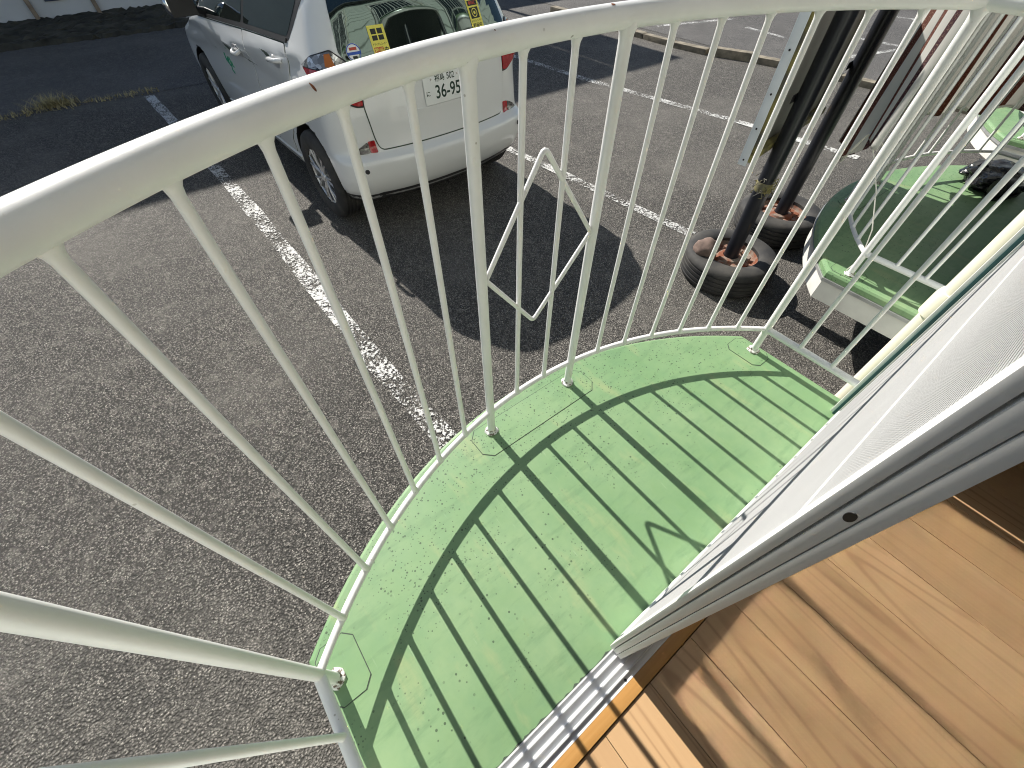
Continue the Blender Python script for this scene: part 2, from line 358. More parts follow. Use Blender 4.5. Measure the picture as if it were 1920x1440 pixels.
# the far part of the lot, an older and paler surface on the other side of the kerb and behind the bays
def sheet(name, pts, z, mat):
    mb = MB(); vs = [mb.bm.verts.new((p[0], p[1], z)) for p in pts]; mb.bm.faces.new(vs); o = mb.build(name, mat, smooth=0); tag(o, kind='structure'); return o
sheet('road', [(-30, 7.78), (-1.5, 7.72), (0.1, 7.62), (1.0, 7.6), (3.2, 7.5), (5.4, 7.7), (7.5, 8.0), (7.6, 11.05), (-30, 11.05)], G + 0.004, 'asphalt_old')
sheet('pavement', [(7.62, -6), (30, -6), (30, 11), (7.62, 11)], G + 0.004, 'asphalt_old')
def line(pts, w):
    mb = MB(); L = []; Rr = []
    P_ = [Vector((p[0], p[1], 0)) for p in pts]
    Q = []
    for i in range(len(P_) - 1):
        k = max(1, int((P_[i + 1] - P_[i]).length / 0.25))
        for j in range(k): Q.append(P_[i].lerp(P_[i + 1], j / k))
    Q.append(P_[-1])
    for i, p in enumerate(Q):
        d = (Q[min(i + 1, len(Q) - 1)] - Q[max(i - 1, 0)]).normalized(); nrm = Vector((-d.y, d.x, 0))
        ww = w * 0.5 * (1 + random.uniform(-0.12, 0.12))
        L.append(mb.bm.verts.new(p + nrm * ww + Vector((0, 0, G + 0.006)))); Rr.append(mb.bm.verts.new(p - nrm * ww + Vector((0, 0, G + 0.006))))
    for i in range(len(Q) - 1): mb.bm.faces.new((L[i], Rr[i], Rr[i + 1], L[i + 1]))
    o = mb.build('parking_line', 'worn_paint', smooth=0); tag(o, kind='structure'); return o
line([(0.12, 7.51), (0.19, 6.3), (0.26, 5.02), (0.31, 3.87), (0.335, 2.94), (0.35, 2.19), (0.36, 1.76), (0.385, 1.37), (0.41, 1.0)], 0.115)
line([(2.32, 8.0), (2.55, 5.4), (2.74, 3.57), (2.80, 2.94), (2.86, 2.23), (2.93, 1.45)], 0.095)
line([(4.66, 7.4), (4.77, 6.14), (4.89, 4.65), (5.04, 3.72), (5.24, 2.5), (5.36, 1.3)], 0.11)
line([(7.85, 6.6), (7.98, 6.0), (9.6, 5.5)], 0.11); line([(9.15, 5.0), (9.05, 4.2)], 0.11)
line([(12.1, 4.0), (12.4, 2.6)], 0.12); line([(10.0, 3.4), (10.05, 2.1)], 0.12); line([(8.1, 3.2), (9.9, 2.7)], 0.1)

# kerb: single concrete stones, each a child
kerb = empty('kerb', (7.5, 3, G)); tag(kerb, kind='structure')
yy = -2.2; pk = [(7.22, 8.2), (7.16, 5.9), (7.12, 5.2), (7.20, 4.3), (7.50, 3.6), (7.62, 2.4), (7.62, -2.5)]
def kx(y):
    for (xa, ya), (xb, yb) in zip(pk, pk[1:]):
        if yb <= y <= ya: return xa + (xb - xa) * (ya - y) / (ya - yb)
    return 7.3
while yy < 7.8:
    mb = MB().box(-0.065, 0.065, 0.006, 0.594, -0.02, 0.085 + random.uniform(-0.018, 0.018), 0.012)
    o = mb.build('kerb_stone', 'kerb_concrete', kerb); a = kx(yy); b = kx(yy + 0.6)
    o.location = (a - 7.5, yy - 3, 0); o.rotation_euler = (random.uniform(-.01, .01), random.uniform(-0.03, 0.03), math.atan2(-(b - a), 0.6) + random.uniform(-.015, .015)); yy += 0.6

# soil strip with rubble at the foot of the far house
def soil_fn(a, b):
    x = -16 + a * 21.0; y = 10.95 + b * 1.95
    h = 0.0 if b < 0.02 else 0.02 + 0.03 * b + 0.055 * random.random()
    return (x, y + random.uniform(-.06, .06), G + 0.004 + (h if b > 0.02 else -0.02))
tag(MB().grid(soil_fn, 240, 22).build('soil_bank', 'soil', smooth=0), kind='structure')

# ------------------------------------------------------------------ far house (casts the big shadow)
hs = empty('house', (-4, 13, G)); tag(hs, 'pale rendered house across the lot, in shade, with thin brown pipes', 'house')
def hpart(name, mat, *bx, bev=0.0):
    mb = MB()
    for b in bx: mb.box(*b, bev)
    o = mb.build(name, mat, hs); o.location = (4, -13, 0); return o
hpart('wall', 'house_wall', (-14, 5.2, 12.75, 19.5, 0, 5.4))
hpart('roof', 'house_roof', (-14.5, 5.6, 12.2, 20, 5.4, 5.6), (-14.2, 5.4, 12.6, 19.6, 5.6, 5.75))
hpart('shadow_canopy', 'house_roof', (5.61, 6.75, 12.2, 14.6, 5.42, 5.62))  # out-of-view slab added to cast the separate shadow band beside the house's
hpart('shadow_canopy_post', 'brown_pipe', (6.55, 6.67, 14.3, 14.42, 0, 5.42))  # support for the added shadow-casting slab, also out of view
hpart('shadow_annex', 'house_wall', (5.22, 16, 13.2, 18, 0, 3.3))  # out-of-view block added, its height set to shade the lot behind the sunlit patch
for x in (-0.72, 0.20):
    mb = MB().tube([(0, 0, -0.2), (0, 0, 4.9)], 0.035, 10); o = mb.build('drainpipe', 'brown_pipe', hs); o.location = (x + 4, -0.32 + 0.01, 0.0)
o = MB().box(-0.16, 0.16, -0.03, 0.0, 0, 0.5, 0.006).build('vent', 'vent_blue', hs); o.location = (3.68, -0.253, 0.28)
for x in (-9, -5, 2.6):
    f = MB().box(-0.8, 0.8, -0.05, 0.0, 1.0, 2.2, 0.01).build('window', 'window_alu', hs); f.location = (x + 4, -0.252, 0)
    q = MB().box(-0.72, 0.72, -0.06, -0.052, 1.08, 2.12).build('pane', 'house_glass', f)

# ------------------------------------------------------------------ our building
PITCH = 2.67; CX = 0.614; CY = -0.658; RAR = 1.34; RSL = 1.43
WALLY = -0.095
bld = empty('apartment_building', (0, -0.1, G)); tag(bld, 'apartment building with pale green lap siding behind the curved balconies', 'building')
def bpart(name, mb, mat, parent=None, smooth=40):
    o = mb.build(name, mat, parent or bld, smooth)
    if parent is None: o.location = (0, 0.1, -G)
    return o
bays = [-1, 0, 1, 2]
WX0, WX1, WH = -0.90, 0.90, 2.02      # window opening relative to the bay centre
STOR = 2.75
XL, XR = -6.0, 9.6
# siding boards, row by row, broken at the window openings
seg_cache = {}
z = -0.30
while z < 5.45:
    zt = z + 0.2
    cuts = []
    for k in bays:
        for fl in (0, 1):
            z0 = fl * STOR - 0.03; z1 = fl * STOR + WH + 0.03
            if zt > z0 + 0.02 and z < z1 - 0.02: cuts.append((CX + k * PITCH + WX0 - 0.04, CX + k * PITCH + WX1 + 0.04))
    cuts.sort(); x = XL; segs = []
    for a, b in cuts: segs.append((x, a)); x = b
    segs.append((x, XR))
    for a, b in segs:
        key = round(b - a, 3)
        if key not in seg_cache:
            mb = MB(); L_ = b - a
            mb.prism([(-0.004, 0.0), (0.016, 0.004), (0.004, 0.199), (-0.016, 0.199)], 0, L_)
            me = mb.mesh('siding_board', 'siding', 30)
            me.transform(Matrix(((0, 0, 1, 0), (1, 0, 0, 0), (0, 1, 0, 0), (0, 0, 0, 1)))); seg_cache[key] = me
        o = mesh_obj('siding_board', seg_cache[key], bld); o.location = (a, WALLY + 0.1, z - G)
    z += 0.2
# wall core behind the boards, in pieces round the openings, foundation, flat roof
core = MB(); y0, y1 = -0.29, WALLY - 0.02
edges = [XL] + [e for k in bays for e in (CX + k * PITCH + WX0, CX + k * PITCH + WX1)] + [XR]
for i in range(0, len(edges), 2): core.box(edges[i], edges[i + 1], y0, y1, -0.30, 5.5)
for k in bays:
    a, b = CX + k * PITCH + WX0, CX + k * PITCH + WX1
    core.box(a, b, y0, y1, WH, STOR - 0.02); core.box(a, b, y0, y1, STOR + WH, 5.5); core.box(a, b, y0, y1, -0.30, -0.05)
bpart('wall_core', core, 'room_white')
bpart('foundation', MB().box(XL, XR, -8, WALLY - 0.01, G - 0.05, -0.302), 'concrete')
bpart('roof', MB().box(XL - 0.3, XR + 0.3, -8.3, 0.35, 5.5, 5.62).box(XL, XR, -8, -0.3, 5.62, 5.7), 'house_roof')
bpart('back_wall', MB().box(XL, XR, -8.0, -7.85, -0.3, 5.5).box(XL, XL + 0.15, -7.84, -0.291, -0.3, 5.5).box(XR - 0.15, XR, -7.84, -0.291, -0.3, 5.5), 'room_white')
# windows of the other bays
for k in bays:
    for fl in (0, 1):
        if k == 0 and fl == 0: continue
        xc = CX + k * PITCH; zb = fl * STOR
        mb = MB(); yf = -0.17
        mb.box(xc + WX0, xc + WX0 + 0.05, yf, -0.06, zb, zb + WH); mb.box(xc + WX1 - 0.05, xc + WX1, yf, -0.06, zb, zb + WH)
        mb.box(xc + WX0 + 0.051, xc + WX1 - 0.051, yf, -0.06, zb + WH - 0.05, zb + WH); mb.box(xc + WX0 + 0.051, xc + WX1 - 0.051, yf, -0.055, zb - 0.02, zb + 0.03)
        wnd = bpart('window', mb, 'window_alu')
        for (a, b, yo) in ((xc + WX0 + 0.052, xc + 0.03, -0.12), (xc - 0.03, xc + WX1 - 0.052, -0.155)):
            fb = MB(); zz0, zz1 = zb + 0.032, zb + WH - 0.052
            fb.box(a, a + 0.045, yo, yo + 0.03, zz0, zz1); fb.box(b - 0.045, b, yo, yo + 0.03, zz0, zz1)
            fb.box(a + 0.046, b - 0.046, yo, yo + 0.03, zz0, zz0 + 0.07); fb.box(a + 0.046, b - 0.046, yo, yo + 0.03, zz1 - 0.05, zz1)
            fb.build('sash_frame', 'window_alu', wnd); MB().box(a + 0.046, b - 0.046, yo + 0.012, yo + 0.017, zz0 + 0.071, zz1 - 0.051).build('pane', 'house_glass', wnd)
        bpart('curtain', MB().grid(lambda a, b: (xc + WX0 + 0.06 + a * 1.7, -0.22 + 0.012 * math.sin(a * 90), zb + 0.05 + b * 1.9), 120, 1), 'room_white')
# vertical downpipes between the bays, with collars
for k in (0, 1, 2):
    xc = 1.665 + k * PITCH
    dp = bpart('downpipe', MB().tube([(xc, -0.038, G), (xc, -0.038, 5.3)], 0.032, 16), 'cream_pipe')
    for zc in (0.42, 1.9, 3.6):
        MB().lathe([(0.033, -0.045), (0.041, -0.04), (0.041, 0.03), (0.037, 0.045), (0.0325, 0.046)], 20, 'z', (xc, -0.038, zc)).build('pipe_collar', 'cream_pipe', dp)
        MB().box(xc - 0.045, xc + 0.045, -0.085, -0.06, zc + 0.1, zc + 0.125, 0.003).build('pipe_bracket', 'drip_metal', dp)

# ------------------------------------------------------------------ balconies
def arc(th, r=RAR): return (r * math.sin(th), CY + r * math.cos(th))
TH = math.asin(0.916 / RAR); TB = math.asin(0.183 / RAR)
HB, HT = 0.122, 1.094
side_y = -0.085
def slab_outline(r, half, yb):
    t1 = math.asin(half / r); pts = [(-half, yb)]
    for i in range(41):
        t = -t1 + 2 * t1 * i / 40; pts.append(arc(t, r))
    pts.append((half, yb)); return pts
def make_slab_meshes():
    d = {}
    # green sheet wraps over the edge with a rounded lip
    mb = MB(); out = slab_outline(RSL, 0.962, -0.062); inn = slab_outline(RSL - 0.014, 0.948, -0.061)
    top = [mb.bm.verts.new((p[0], p[1], 0.0)) for p in inn]; mid = [mb.bm.verts.new((p[0] * 0.35 + q[0] * 0.65, p[1] * 0.35 + q[1] * 0.65, -0.004)) for p, q in zip(inn, out)]
    bot = [mb.bm.verts.new((p[0], p[1], -0.014)) for p in out]; low = [mb.bm.verts.new((p[0], p[1], -0.038)) for p in out]
    n = len(out); mb.bm.faces.new(top); mb.bm.faces.new(list(reversed(low)))
    for A, B in ((top, mid), (mid, bot), (bot, low)):
        for i in range(n): mb.bm.faces.new((A[i], B[i], B[(i + 1) % n], A[(i + 1) % n]))
    d['floor_sheet'] = mb.mesh('floor_sheet', 'green_floor', 12)
    mb = MB(); mb.prism(slab_outline(RSL + 0.006, 0.968, -0.060), -0.056, -0.040); d['drip_edge'] = mb.mesh('drip_edge', 'drip_metal')
    mb = MB(); mb.prism(slab_outline(RSL - 0.006, 0.956, -0.064), -0.165, -0.058); d['fascia'] = mb.mesh('fascia', 'fascia_white')
    mb = MB(); mb.prism(slab_outline(RSL - 0.05, 0.90, -0.066), -0.180, -0.1655); d['soffit'] = mb.mesh('soffit', 'soffit')
    return d
SLAB = make_slab_meshes()
def plate(cx, cy, hw, hd, ch):
    return [(cx - hw + ch, cy - hd), (cx + hw - ch, cy - hd), (cx + hw, cy - hd + ch), (cx + hw, cy + hd - ch), (cx + hw - ch, cy + hd), (cx - hw + ch, cy + hd), (cx - hw, cy + hd - ch), (cx - hw, cy - hd + ch)]
def make_rail_meshes():
    d = {}
    th = [(-TH + 2 * TH * i / 60) for i in range(61)]
    path = [(-0.916, side_y, HT), (-0.916, 0.12, HT)] + [(*arc(t), HT) for t in th] + [(0.916, 0.12, HT), (0.916, side_y, HT)]
    d['top_rail'] = MB().tube(path, 0.0205, 20).mesh('top_rail', 'rail_paint_worn')
    d['bottom_rail'] = MB().tube([(*arc(t), HB) for t in th], 0.0098, 12).mesh('bottom_rail', 'rail_paint')
    d['side_rail'] = MB().tube([(0, 0.312, HB), (0, side_y, HB)], 0.0135, 14).mesh('side_rail', 'rail_paint')
    zt = HT - 0.017
    d['baluster'] = MB().lathe([(0.0112, HB - 0.004), (0.0098, HB + 0.008), (0.0077, HB + 0.022), (0.0071, 0.3), (0.0071, 0.9), (0.0073, zt - 0.016), (0.0088, zt - 0.008), (0.0125, zt - 0.001), (0.0135, zt + 0.008)], 12).mesh('baluster', 'rail_paint')
    d['post'] = MB().lathe([(0.0135, 0.0), (0.0135, HB - 0.02), (0.0145, HB), (0.0135, HB + 0.02), (0.0135, zt - 0.022), (0.0148, zt - 0.010), (0.0185, zt), (0.0195, zt + 0.01)], 16).mesh('post', 'rail_paint')
    mb = MB(); r_ = random.Random(3)
    rings = []
    for (r, h) in ((0.0236, 0.001), (0.0215, 0.006), (0.0165, 0.010), (0.0138, 0.020)):
        rings.append([mb.bm.verts.new(((r + r_.uniform(-.0035, .0035)) * math.cos(a), (r + r_.uniform(-.0035, .0035)) * math.sin(a), h + r_.uniform(-.001, .001))) for a in [2 * PI * j / 14 for j in range(14)]])
    for A, B in zip(rings, rings[1:]):
        for j in range(14): mb.bm.faces.new((A[j], A[(j + 1) % 14], B[(j + 1) % 14], B[j]))
    d['post_collar'] = mb.mesh('post_collar', 'collar_paint', 25)
    # diamond of bent bar between the two middle posts; corners rounded at top and bottom
    xb = RAR * math.sin(TB) - 0.011; yd = arc(0)[1] - 0.002; zm = 0.655
    def corner(a, b, c, r=0.018):
        a, b, c = Vector(a), Vector(b), Vector(c); p = b + (a - b).normalized() * r; q = b + (c - b).normalized() * r
        return [p.lerp(b, t).lerp(b.lerp(q, t), t) for t in (0, .25, .5, .75, 1)]
    L_, T_, R_, B_ = (-xb, yd - 0.012, zm), (0.006, yd + 0.006, 0.902), (xb, yd - 0.012, zm), (0.0, yd + 0.006, 0.420)
    pts = [L_] + corner(L_, T_, R_) + [R_]; mb = MB(); mb.tube(pts, 0.0062, 10)
    pts = [R_] + corner(R_, B_, L_) + [L_]; mb.tube(pts, 0.0062, 10); d['diamond'] = mb.mesh('diamond', 'rail_paint')
    return d
RAIL = make_rail_meshes()
ANG = [-TH + (TH - TB) * i / 7 for i in range(1, 7)] + [-TB + 2 * TB * i / 3 for i in (1, 2)] + [TB + (TH - TB) * i / 7 for i in range(1, 7)]
PAN = [-TH, -TB, TB, TH]
def add_slab(parent, off=(0, 0, 0)):
    for nme in ('floor_sheet', 'drip_edge', 'fascia', 'soffit'): mesh_obj(nme, SLAB[nme], parent, off)
    # cut cover plates round the posts: a dark seam with the plate on top
    for poly in (plate(-0.895, 0.33, 0.05, 0.075, 0.022), plate(0.0, 0.645, 0.262, 0.062, 0.03), plate(0.893, 0.33, 0.05, 0.075, 0.022)):
        cx = sum(p[0] for p in poly) / 8; cy = sum(p[1] for p in poly) / 8
        big = [(cx + (p[0] - cx) + (0.0022 if p[0] > cx else -0.0022), cy + (p[1] - cy) + (0.0022 if p[1] > cy else -0.0022)) for p in poly]
        MB().prism(big, -0.002, 0.0006).build('plate_seam', 'dark_gap', parent, 0, off)
        MB().prism(poly, -0.002, 0.0016).build('cover_plate', 'green_floor', parent, 0, off)
def add_rail(parent, off=(0, 0, 0), collars=True):
    o = Vector(off)
    top = mesh_obj('top_rail', RAIL['top_rail'], parent, o); mesh_obj('bottom_rail', RAIL['bottom_rail'], parent, o)
    for sx in (-0.916, 0.916):
        mesh_obj('side_rail', RAIL['side_rail'], parent, o + Vector((sx, 0, 0)))
        for yb in (0.185, 0.065): mesh_obj('baluster', RAIL['baluster'], parent, o + Vector((sx, yb, 0)))
    for t in ANG:
        b = mesh_obj('baluster', RAIL['baluster'], parent, o + Vector((*arc(t), 0))); b.rotation_euler.z = -t
    for i, t in enumerate(PAN):
        b = mesh_obj('post', RAIL['post'], parent, o + Vector((*arc(t), 0)))
        if collars:
            c_ = mesh_obj('post_collar', RAIL['post_collar'], parent, o + Vector((*arc(t), 0.0016))); c_.rotation_euler.z = i * 1.3
    mesh_obj('diamond', RAIL['diamond'], parent, o)
    return top
names = {0: ('nearest curved balcony slab with green floor sheet, lit by the sun', 'white curved railing in the foreground with a diamond between two posts'),
         1: ('next balcony slab along the facade, green floor mostly in the shade of the signboard', 'white curved railing of the next balcony, behind the striped shade cloth'),
         2: ('third balcony slab along the facade, small at the right edge', 'white curved railing of the third balcony, far right edge')}
for k in (0, 1, 2):
    xc = CX + k * PITCH
    sl = empty('balcony', (xc, 0, 0)); tag(sl, names[k][0], 'balcony', 'balconies along the facade'); add_slab(sl)
    rl = empty('balcony_railing', (xc, 0, 0)); tag(rl, names[k][1], 'railing', 'balcony railings along the facade'); tr_ = add_rail(rl)
    if k == 0:
        rail0 = rl; bal0 = sl
for k in (-1, 0, 1, 2):   # upper storey, seen mirrored in the car's rear window
    up = mesh_obj('upper_balcony', SLAB['floor_sheet'], bld, (CX + k * PITCH, 0.1, STOR - G))
    for nme in ('drip_edge', 'fascia', 'soffit'): mesh_obj(nme, SLAB[nme], up)
    add_rail(up, collars=False)
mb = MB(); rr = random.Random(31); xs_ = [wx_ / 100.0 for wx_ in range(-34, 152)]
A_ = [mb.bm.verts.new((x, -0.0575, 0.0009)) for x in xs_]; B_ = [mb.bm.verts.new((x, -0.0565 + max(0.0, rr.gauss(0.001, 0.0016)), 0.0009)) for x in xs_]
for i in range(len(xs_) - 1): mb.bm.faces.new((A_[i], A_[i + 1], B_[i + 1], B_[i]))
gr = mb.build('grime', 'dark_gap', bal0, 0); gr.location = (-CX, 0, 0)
# rust chips where the rail's paint has gone
def chip(t, an, ln, wd):
    x, y = arc(t); nx, ny = math.sin(t), math.cos(t)
    c_ = Vector((x, y, HT)); dirn = Vector((-nx * math.cos(an), -ny * math.cos(an), math.sin(an)))
    mb = MB(); rr = random.Random(int(t * 1000) + 5); tang = Vector((ny, -nx, 0)); b2 = dirn.cross(tang)
    cen = mb.bm.verts.new(c_ + dirn * 0.0212); ring = []
    for j in range(9):
        a = 2 * PI * j / 9; k_ = rr.uniform(0.7, 1.2)
        u_ = tang * math.cos(a) * ln * k_; w_ = math.sin(a) * wd * k_ / 0.0205
        d2 = (dirn * math.cos(w_) + b2 * math.sin(w_)); ring.append(mb.bm.verts.new(c_ + d2 * 0.0207 + u_))
    for j in range(9): mb.bm.faces.new((cen, ring[j], ring[(j + 1) % 9]))
    mb.build('rust_chip', 'rust', rail0)
chip(-0.345, 0.75, 0.0022, 0.0055); chip(0.10, 1.25, 0.0045, 0.0035); chip(-0.10, 0.9, 0.0015, 0.0015); chip(0.36, 0.5, 0.0012, 0.0018)

# ------------------------------------------------------------------ the open window: frame, track, screen and glass sash, room
wx0, wx1 = CX + WX0, CX + WX1
wf = empty('window_frame', (CX, -0.1, 0)); tag(wf, 'white aluminium window frame with grooved track along the balcony floor', 'window frame')
def wpart(name, mb, mat, smooth=40):
    o = mb.build(name, mat, wf, smooth); o.location = (-CX, 0.1, 0); return o
# track: stepped profile with ridges
prof = [(-0.058, -0.03), (-0.058, 0.004), (-0.0615, 0.004), (-0.0625, -0.002), (-0.074, -0.003), (-0.0745, 0.007), (-0.0775, 0.007), (-0.078, -0.004), (-0.096, -0.004), (-0.0965, 0.009), (-0.0995, 0.009), (-0.100, -0.001), (-0.113, 0.000), (-0.1135, 0.012), (-0.1165, 0.012), (-0.117, 0.003), (-0.131, 0.006), (-0.131, -0.03)]
mb = MB(); A = [mb.bm.verts.new((wx0, y, z)) for y, z in prof]; B = [mb.bm.verts.new((wx1, y, z)) for y, z in prof]
for i in range(len(prof)): mb.bm.faces.new((A[i], A[(i + 1) % len(prof)], B[(i + 1) % len(prof)], B[i]))
mb.bm.faces.new(A); mb.bm.faces.new(list(reversed(B))); wpart('track', mb, 'track_white', 20)
wpart('jamb', MB().box(wx1 - 0.045, wx1, -0.16, -0.092, 0.0121, WH, 0.003), 'window_alu')
wpart('jamb', MB().box(wx1 - 0.03, wx1 + 0.012, -0.0915, -0.030, -0.02, WH, 0.003), 'window_alu')
wpart('jamb_seal', MB().box(wx1 - 0.038, wx1 - 0.031, -0.0914, -0.040, 0.0, WH, 0.001), 'teal_seal')
wpart('jamb', MB().box(wx0, wx0 + 0.045, -0.16, -0.03, 0.0121, WH, 0.003), 'window_alu')
wpart('head', MB().box(wx0 + 0.046, wx1 - 0.046, -0.16, -0.04, WH - 0.045, WH, 0.003), 'window_alu')
for xs in (0.265, 1.2): wpart('screw', MB().lathe([(0.0035, 0), (0.0035, 0.0015), (0.0, 0.002)], 10, 'z', (xs, -0.124, 0.0045)), 'dark_metal')
SX = 0.285; EX = wx1 - 0.05
ss = empty('window_screen', (SX, -0.055, 0)); tag(ss, 'sliding insect screen with pale mesh in a thin white frame', 'screen')
def spart(root, name, mb, mat, off, smooth=40):
    o = mb.build(name, mat, root, smooth); o.location = off; return o
of = (-SX, 0.055, 0); za, zb_ = 0.012, WH - 0.05; ya, yb = -0.059, -0.049
spart(ss, 'stile', MB().box(SX, SX + 0.022, ya, yb, za, zb_, 0.002), 'window_alu', of); spart(ss, 'stile', MB().box(EX - 0.022, EX, ya, yb, za, zb_, 0.002), 'window_alu', of)
spart(ss, 'bottom_rail', MB().box(SX + 0.0225, EX - 0.0225, ya, yb, za, za + 0.05, 0.002), 'white_plastic', of); spart(ss, 'top_rail', MB().box(SX + 0.0225, EX - 0.0225, ya, yb, zb_ - 0.03, zb_, 0.002), 'window_alu', of)
spart(ss, 'crossbar', MB().box(SX + 0.0225, EX - 0.0225, ya + 0.002, yb - 0.0035, 0.858, 0.868), 'white_plastic', of)
# woven screen: every thread is geometry, thin square bars crossing each other
mv = []; mf = []
def thread(p0, p1, u_, w_, r):
    i = len(mv)
    for p in (p0, p1):
        for su, sw in ((-1, -1), (1, -1), (1, 1), (-1, 1)): mv.append(tuple(p[k_] + (u_[k_] * su + w_[k_] * sw) * r for k_ in range(3)))
    for k_ in range(4): mf.append((i + k_, i + (k_ + 1) % 4, i + 4 + (k_ + 1) % 4, i + 4 + k_))
sx0, sx1, sz0, sz1 = SX + 0.0222, EX - 0.0222, za + 0.049, zb_ - 0.029; pit = 0.0036
n_ = int((sx1 - sx0) / pit)
for i in range(n_ + 1): thread((sx0 + i * pit, -0.0535, sz0), (sx0 + i * pit, -0.0535, sz1), (1, 0, 0), (0, 1, 0), 0.00020)
n_ = int((sz1 - sz0) / pit)
for i in range(n_ + 1): thread((sx0, -0.0531, sz0 + i * pit), (sx1, -0.0531, sz0 + i * pit), (0, 0, 1), (0, 1, 0), 0.00020)
me = bpy.data.meshes.new('mesh'); me.from_pydata(mv, [], mf); me.materials.append(MATS['screen_mesh'])
tag(mesh_obj('mesh', me, ss, of), kind='stuff')
gs = empty('glass_sash', (SX, -0.072, 0)); tag(gs, 'sliding glass sash with frosted pane and oval latch hole in its stile', 'window sash')
of = (-SX, 0.072, 0); ya, yb = -0.086, -0.061
stl = MB(); stl.box(SX, SX + 0.005, ya, -0.0745, za + 0.002, zb_, 0.001); stl.box(SX, SX + 0.005, -0.0735, yb, za + 0.002, zb_, 0.001); stl.box(SX + 0.0052, SX + 0.05, ya, yb, za + 0.002, zb_, 0.001)
spart(gs, 'stile', stl, 'window_alu', of)
spart(gs, 'stile', MB().box(EX - 0.05, EX, ya, yb, za + 0.002, zb_, 0.002), 'window_alu', of)
spart(gs, 'bottom_rail', MB().box(SX + 0.0505, EX - 0.0505, ya, yb, za + 0.002, za + 0.085, 0.002), 'window_alu', of); spart(gs, 'top_rail', MB().box(SX + 0.0505, EX - 0.0505, ya, yb, zb_ - 0.06, zb_, 0.002), 'window_alu', of)
spart(gs, 'pane', MB().grid(lambda a, b: (SX + 0.0505 + a * (EX - SX - 0.101), -0.0735, za + 0.0855 + b * (zb_ - 0.0605 - za - 0.0855)), 1, 1), 'frosted_glass', of, 0)
mb = MB().lathe([(0.0, -0.0006), (0.0036, -0.0006), (0.0040, 0.0004)], 24, 'x')
for v_ in mb.bm.verts: v_.co = Vector((SX + v_.co.x, -0.0680 + v_.co.y, 0.950 + v_.co.z * 1.9))
spart(gs, 'latch_hole', mb, 'black_plastic', of)
mb = MB().box(SX + 0.006, SX + 0.044, ya - 0.0, yb, 0.0035, za + 0.0018, 0.001); spart(gs, 'glide_block', mb, 'dark_metal', of)

fl = empty('floor', (0, -1, -0.02)); tag(fl, kind='structure')
pw = 0.1606; x = 0.3105 - 12 * pw; mesh_p = None
pm = MB().box(0.0006, pw - 0.0006, -1.78, 0.0, -0.018, 0.0, 0.0012).mesh('floor_plank', 'floor_wood', 30)
while x < 3.2:
    for j in range(2):
        o = mesh_obj('floor_plank', pm, fl, (x, -0.166 - j * 1.781 + 1.0, 0.02)); 
    x += pw
sillw = wpart('sill', MB().box(wx0 - 0.05, wx1 + 0.05, -0.163, -0.1315, -0.03, 0.006, 0.002), 'sill_wood')
tag(MB().box(-2.2, 3.6, -3.9, -0.2905, -0.3, -0.019).build('subfloor', 'concrete'), kind='structure')
tag(MB().box(-2.2, -1.9, -3.8, -0.291, -0.018, 2.4).build('room_wall', 'room_white'), kind='structure')
tag(MB().box(3.2, 3.5, -3.8, -0.291, -0.018, 2.4).build('room_wall', 'room_white'), kind='structure')
tag(MB().box(-2.2, 3.5, -4.0, -3.72, -0.018, 2.4).build('room_wall', 'room_white'), kind='structure')
tag(MB().box(-2.2, 3.5, -4.0, -0.291, 2.401, 2.5).build('ceiling', 'room_white'), kind='structure')
tag(MB().box(-1.9, wx0 - 0.001, -0.290, -0.1665, -0.0185, 0.08).box(wx1 + 0.001, 3.2, -0.30, -0.2915, -0.0005, 0.08).build('skirting', 'sill_wood'), kind='structure')

# ------------------------------------------------------------------ car
def pchip(pts):
    xs = [p[0] for p in pts]; ys = [p[1] for p in pts]; n = len(xs); h = [xs[i + 1] - xs[i] for i in range(n - 1)]; d = [(ys[i + 1] - ys[i]) / h[i] for i in range(n - 1)]
    mm = [d[0]] + [0 if d[i - 1] * d[i] <= 0 else 2 * d[i - 1] * d[i] / (d[i - 1] + d[i]) for i in range(1, n - 1)] + [d[-1]]
    def f(x):
        x = min(max(x, xs[0]), xs[-1]); i = 0
        while i < n - 2 and x > xs[i + 1]: i += 1
        t = (x - xs[i]) / h[i]; t2, t3 = t * t, t * t * t
        return (2 * t3 - 3 * t2 + 1) * ys[i] + (t3 - 2 * t2 + t) * h[i] * mm[i] + (-2 * t3 + 3 * t2) * ys[i + 1] + (t3 - t2) * h[i] * mm[i + 1]
    return f
cYR = pchip([(.22, .17), (.29, .085), (.36, .035), (.46, .004), (.535, .0), (.558, .010), (.575, .034), (.595, .060), (.62, .068), (.80, .076), (.90, .083), (.94, .085), (1.0, .090), (1.03, .101), (1.1, .132), (1.2, .176), (1.3, .221), (1.36, .262), (1.42, .345), (1.5, .52), (1.555, .74), (1.58, 1.05)])
cW0 = pchip([(.22, .775), (.30, .82), (.36, .838), (.5, .846), (.7, .838), (.86, .832), (.93, .846), (.955, .842), (1.05, .815), (1.12, .785), (1.2, .752), (1.4, .655), (1.5, .57), (1.555, .45), (1.58, .22)])
def cW(z): return 0.955 * cW0(z)
cYF = pchip([(.22, 3.90), (.3, 3.95), (.5, 3.99), (.65, 3.97), (.75, 3.90), (.85, 3.6), (.92, 3.35), (.98, 3.1), (1.05, 2.93), (1.2, 2.63), (1.4, 2.25), (1.5, 2.02), (1.555, 1.75), (1.58, 1.4)])
BOW0 = 0.075
def BOWf(z): return BOW0 if z <= 0.98 else (0.045 if z >= 1.06 else BOW0 + (0.045 - BOW0) * (z - 0.98) / 0.08)
def cR(z): return min(0.215, 0.42 * cW(z))
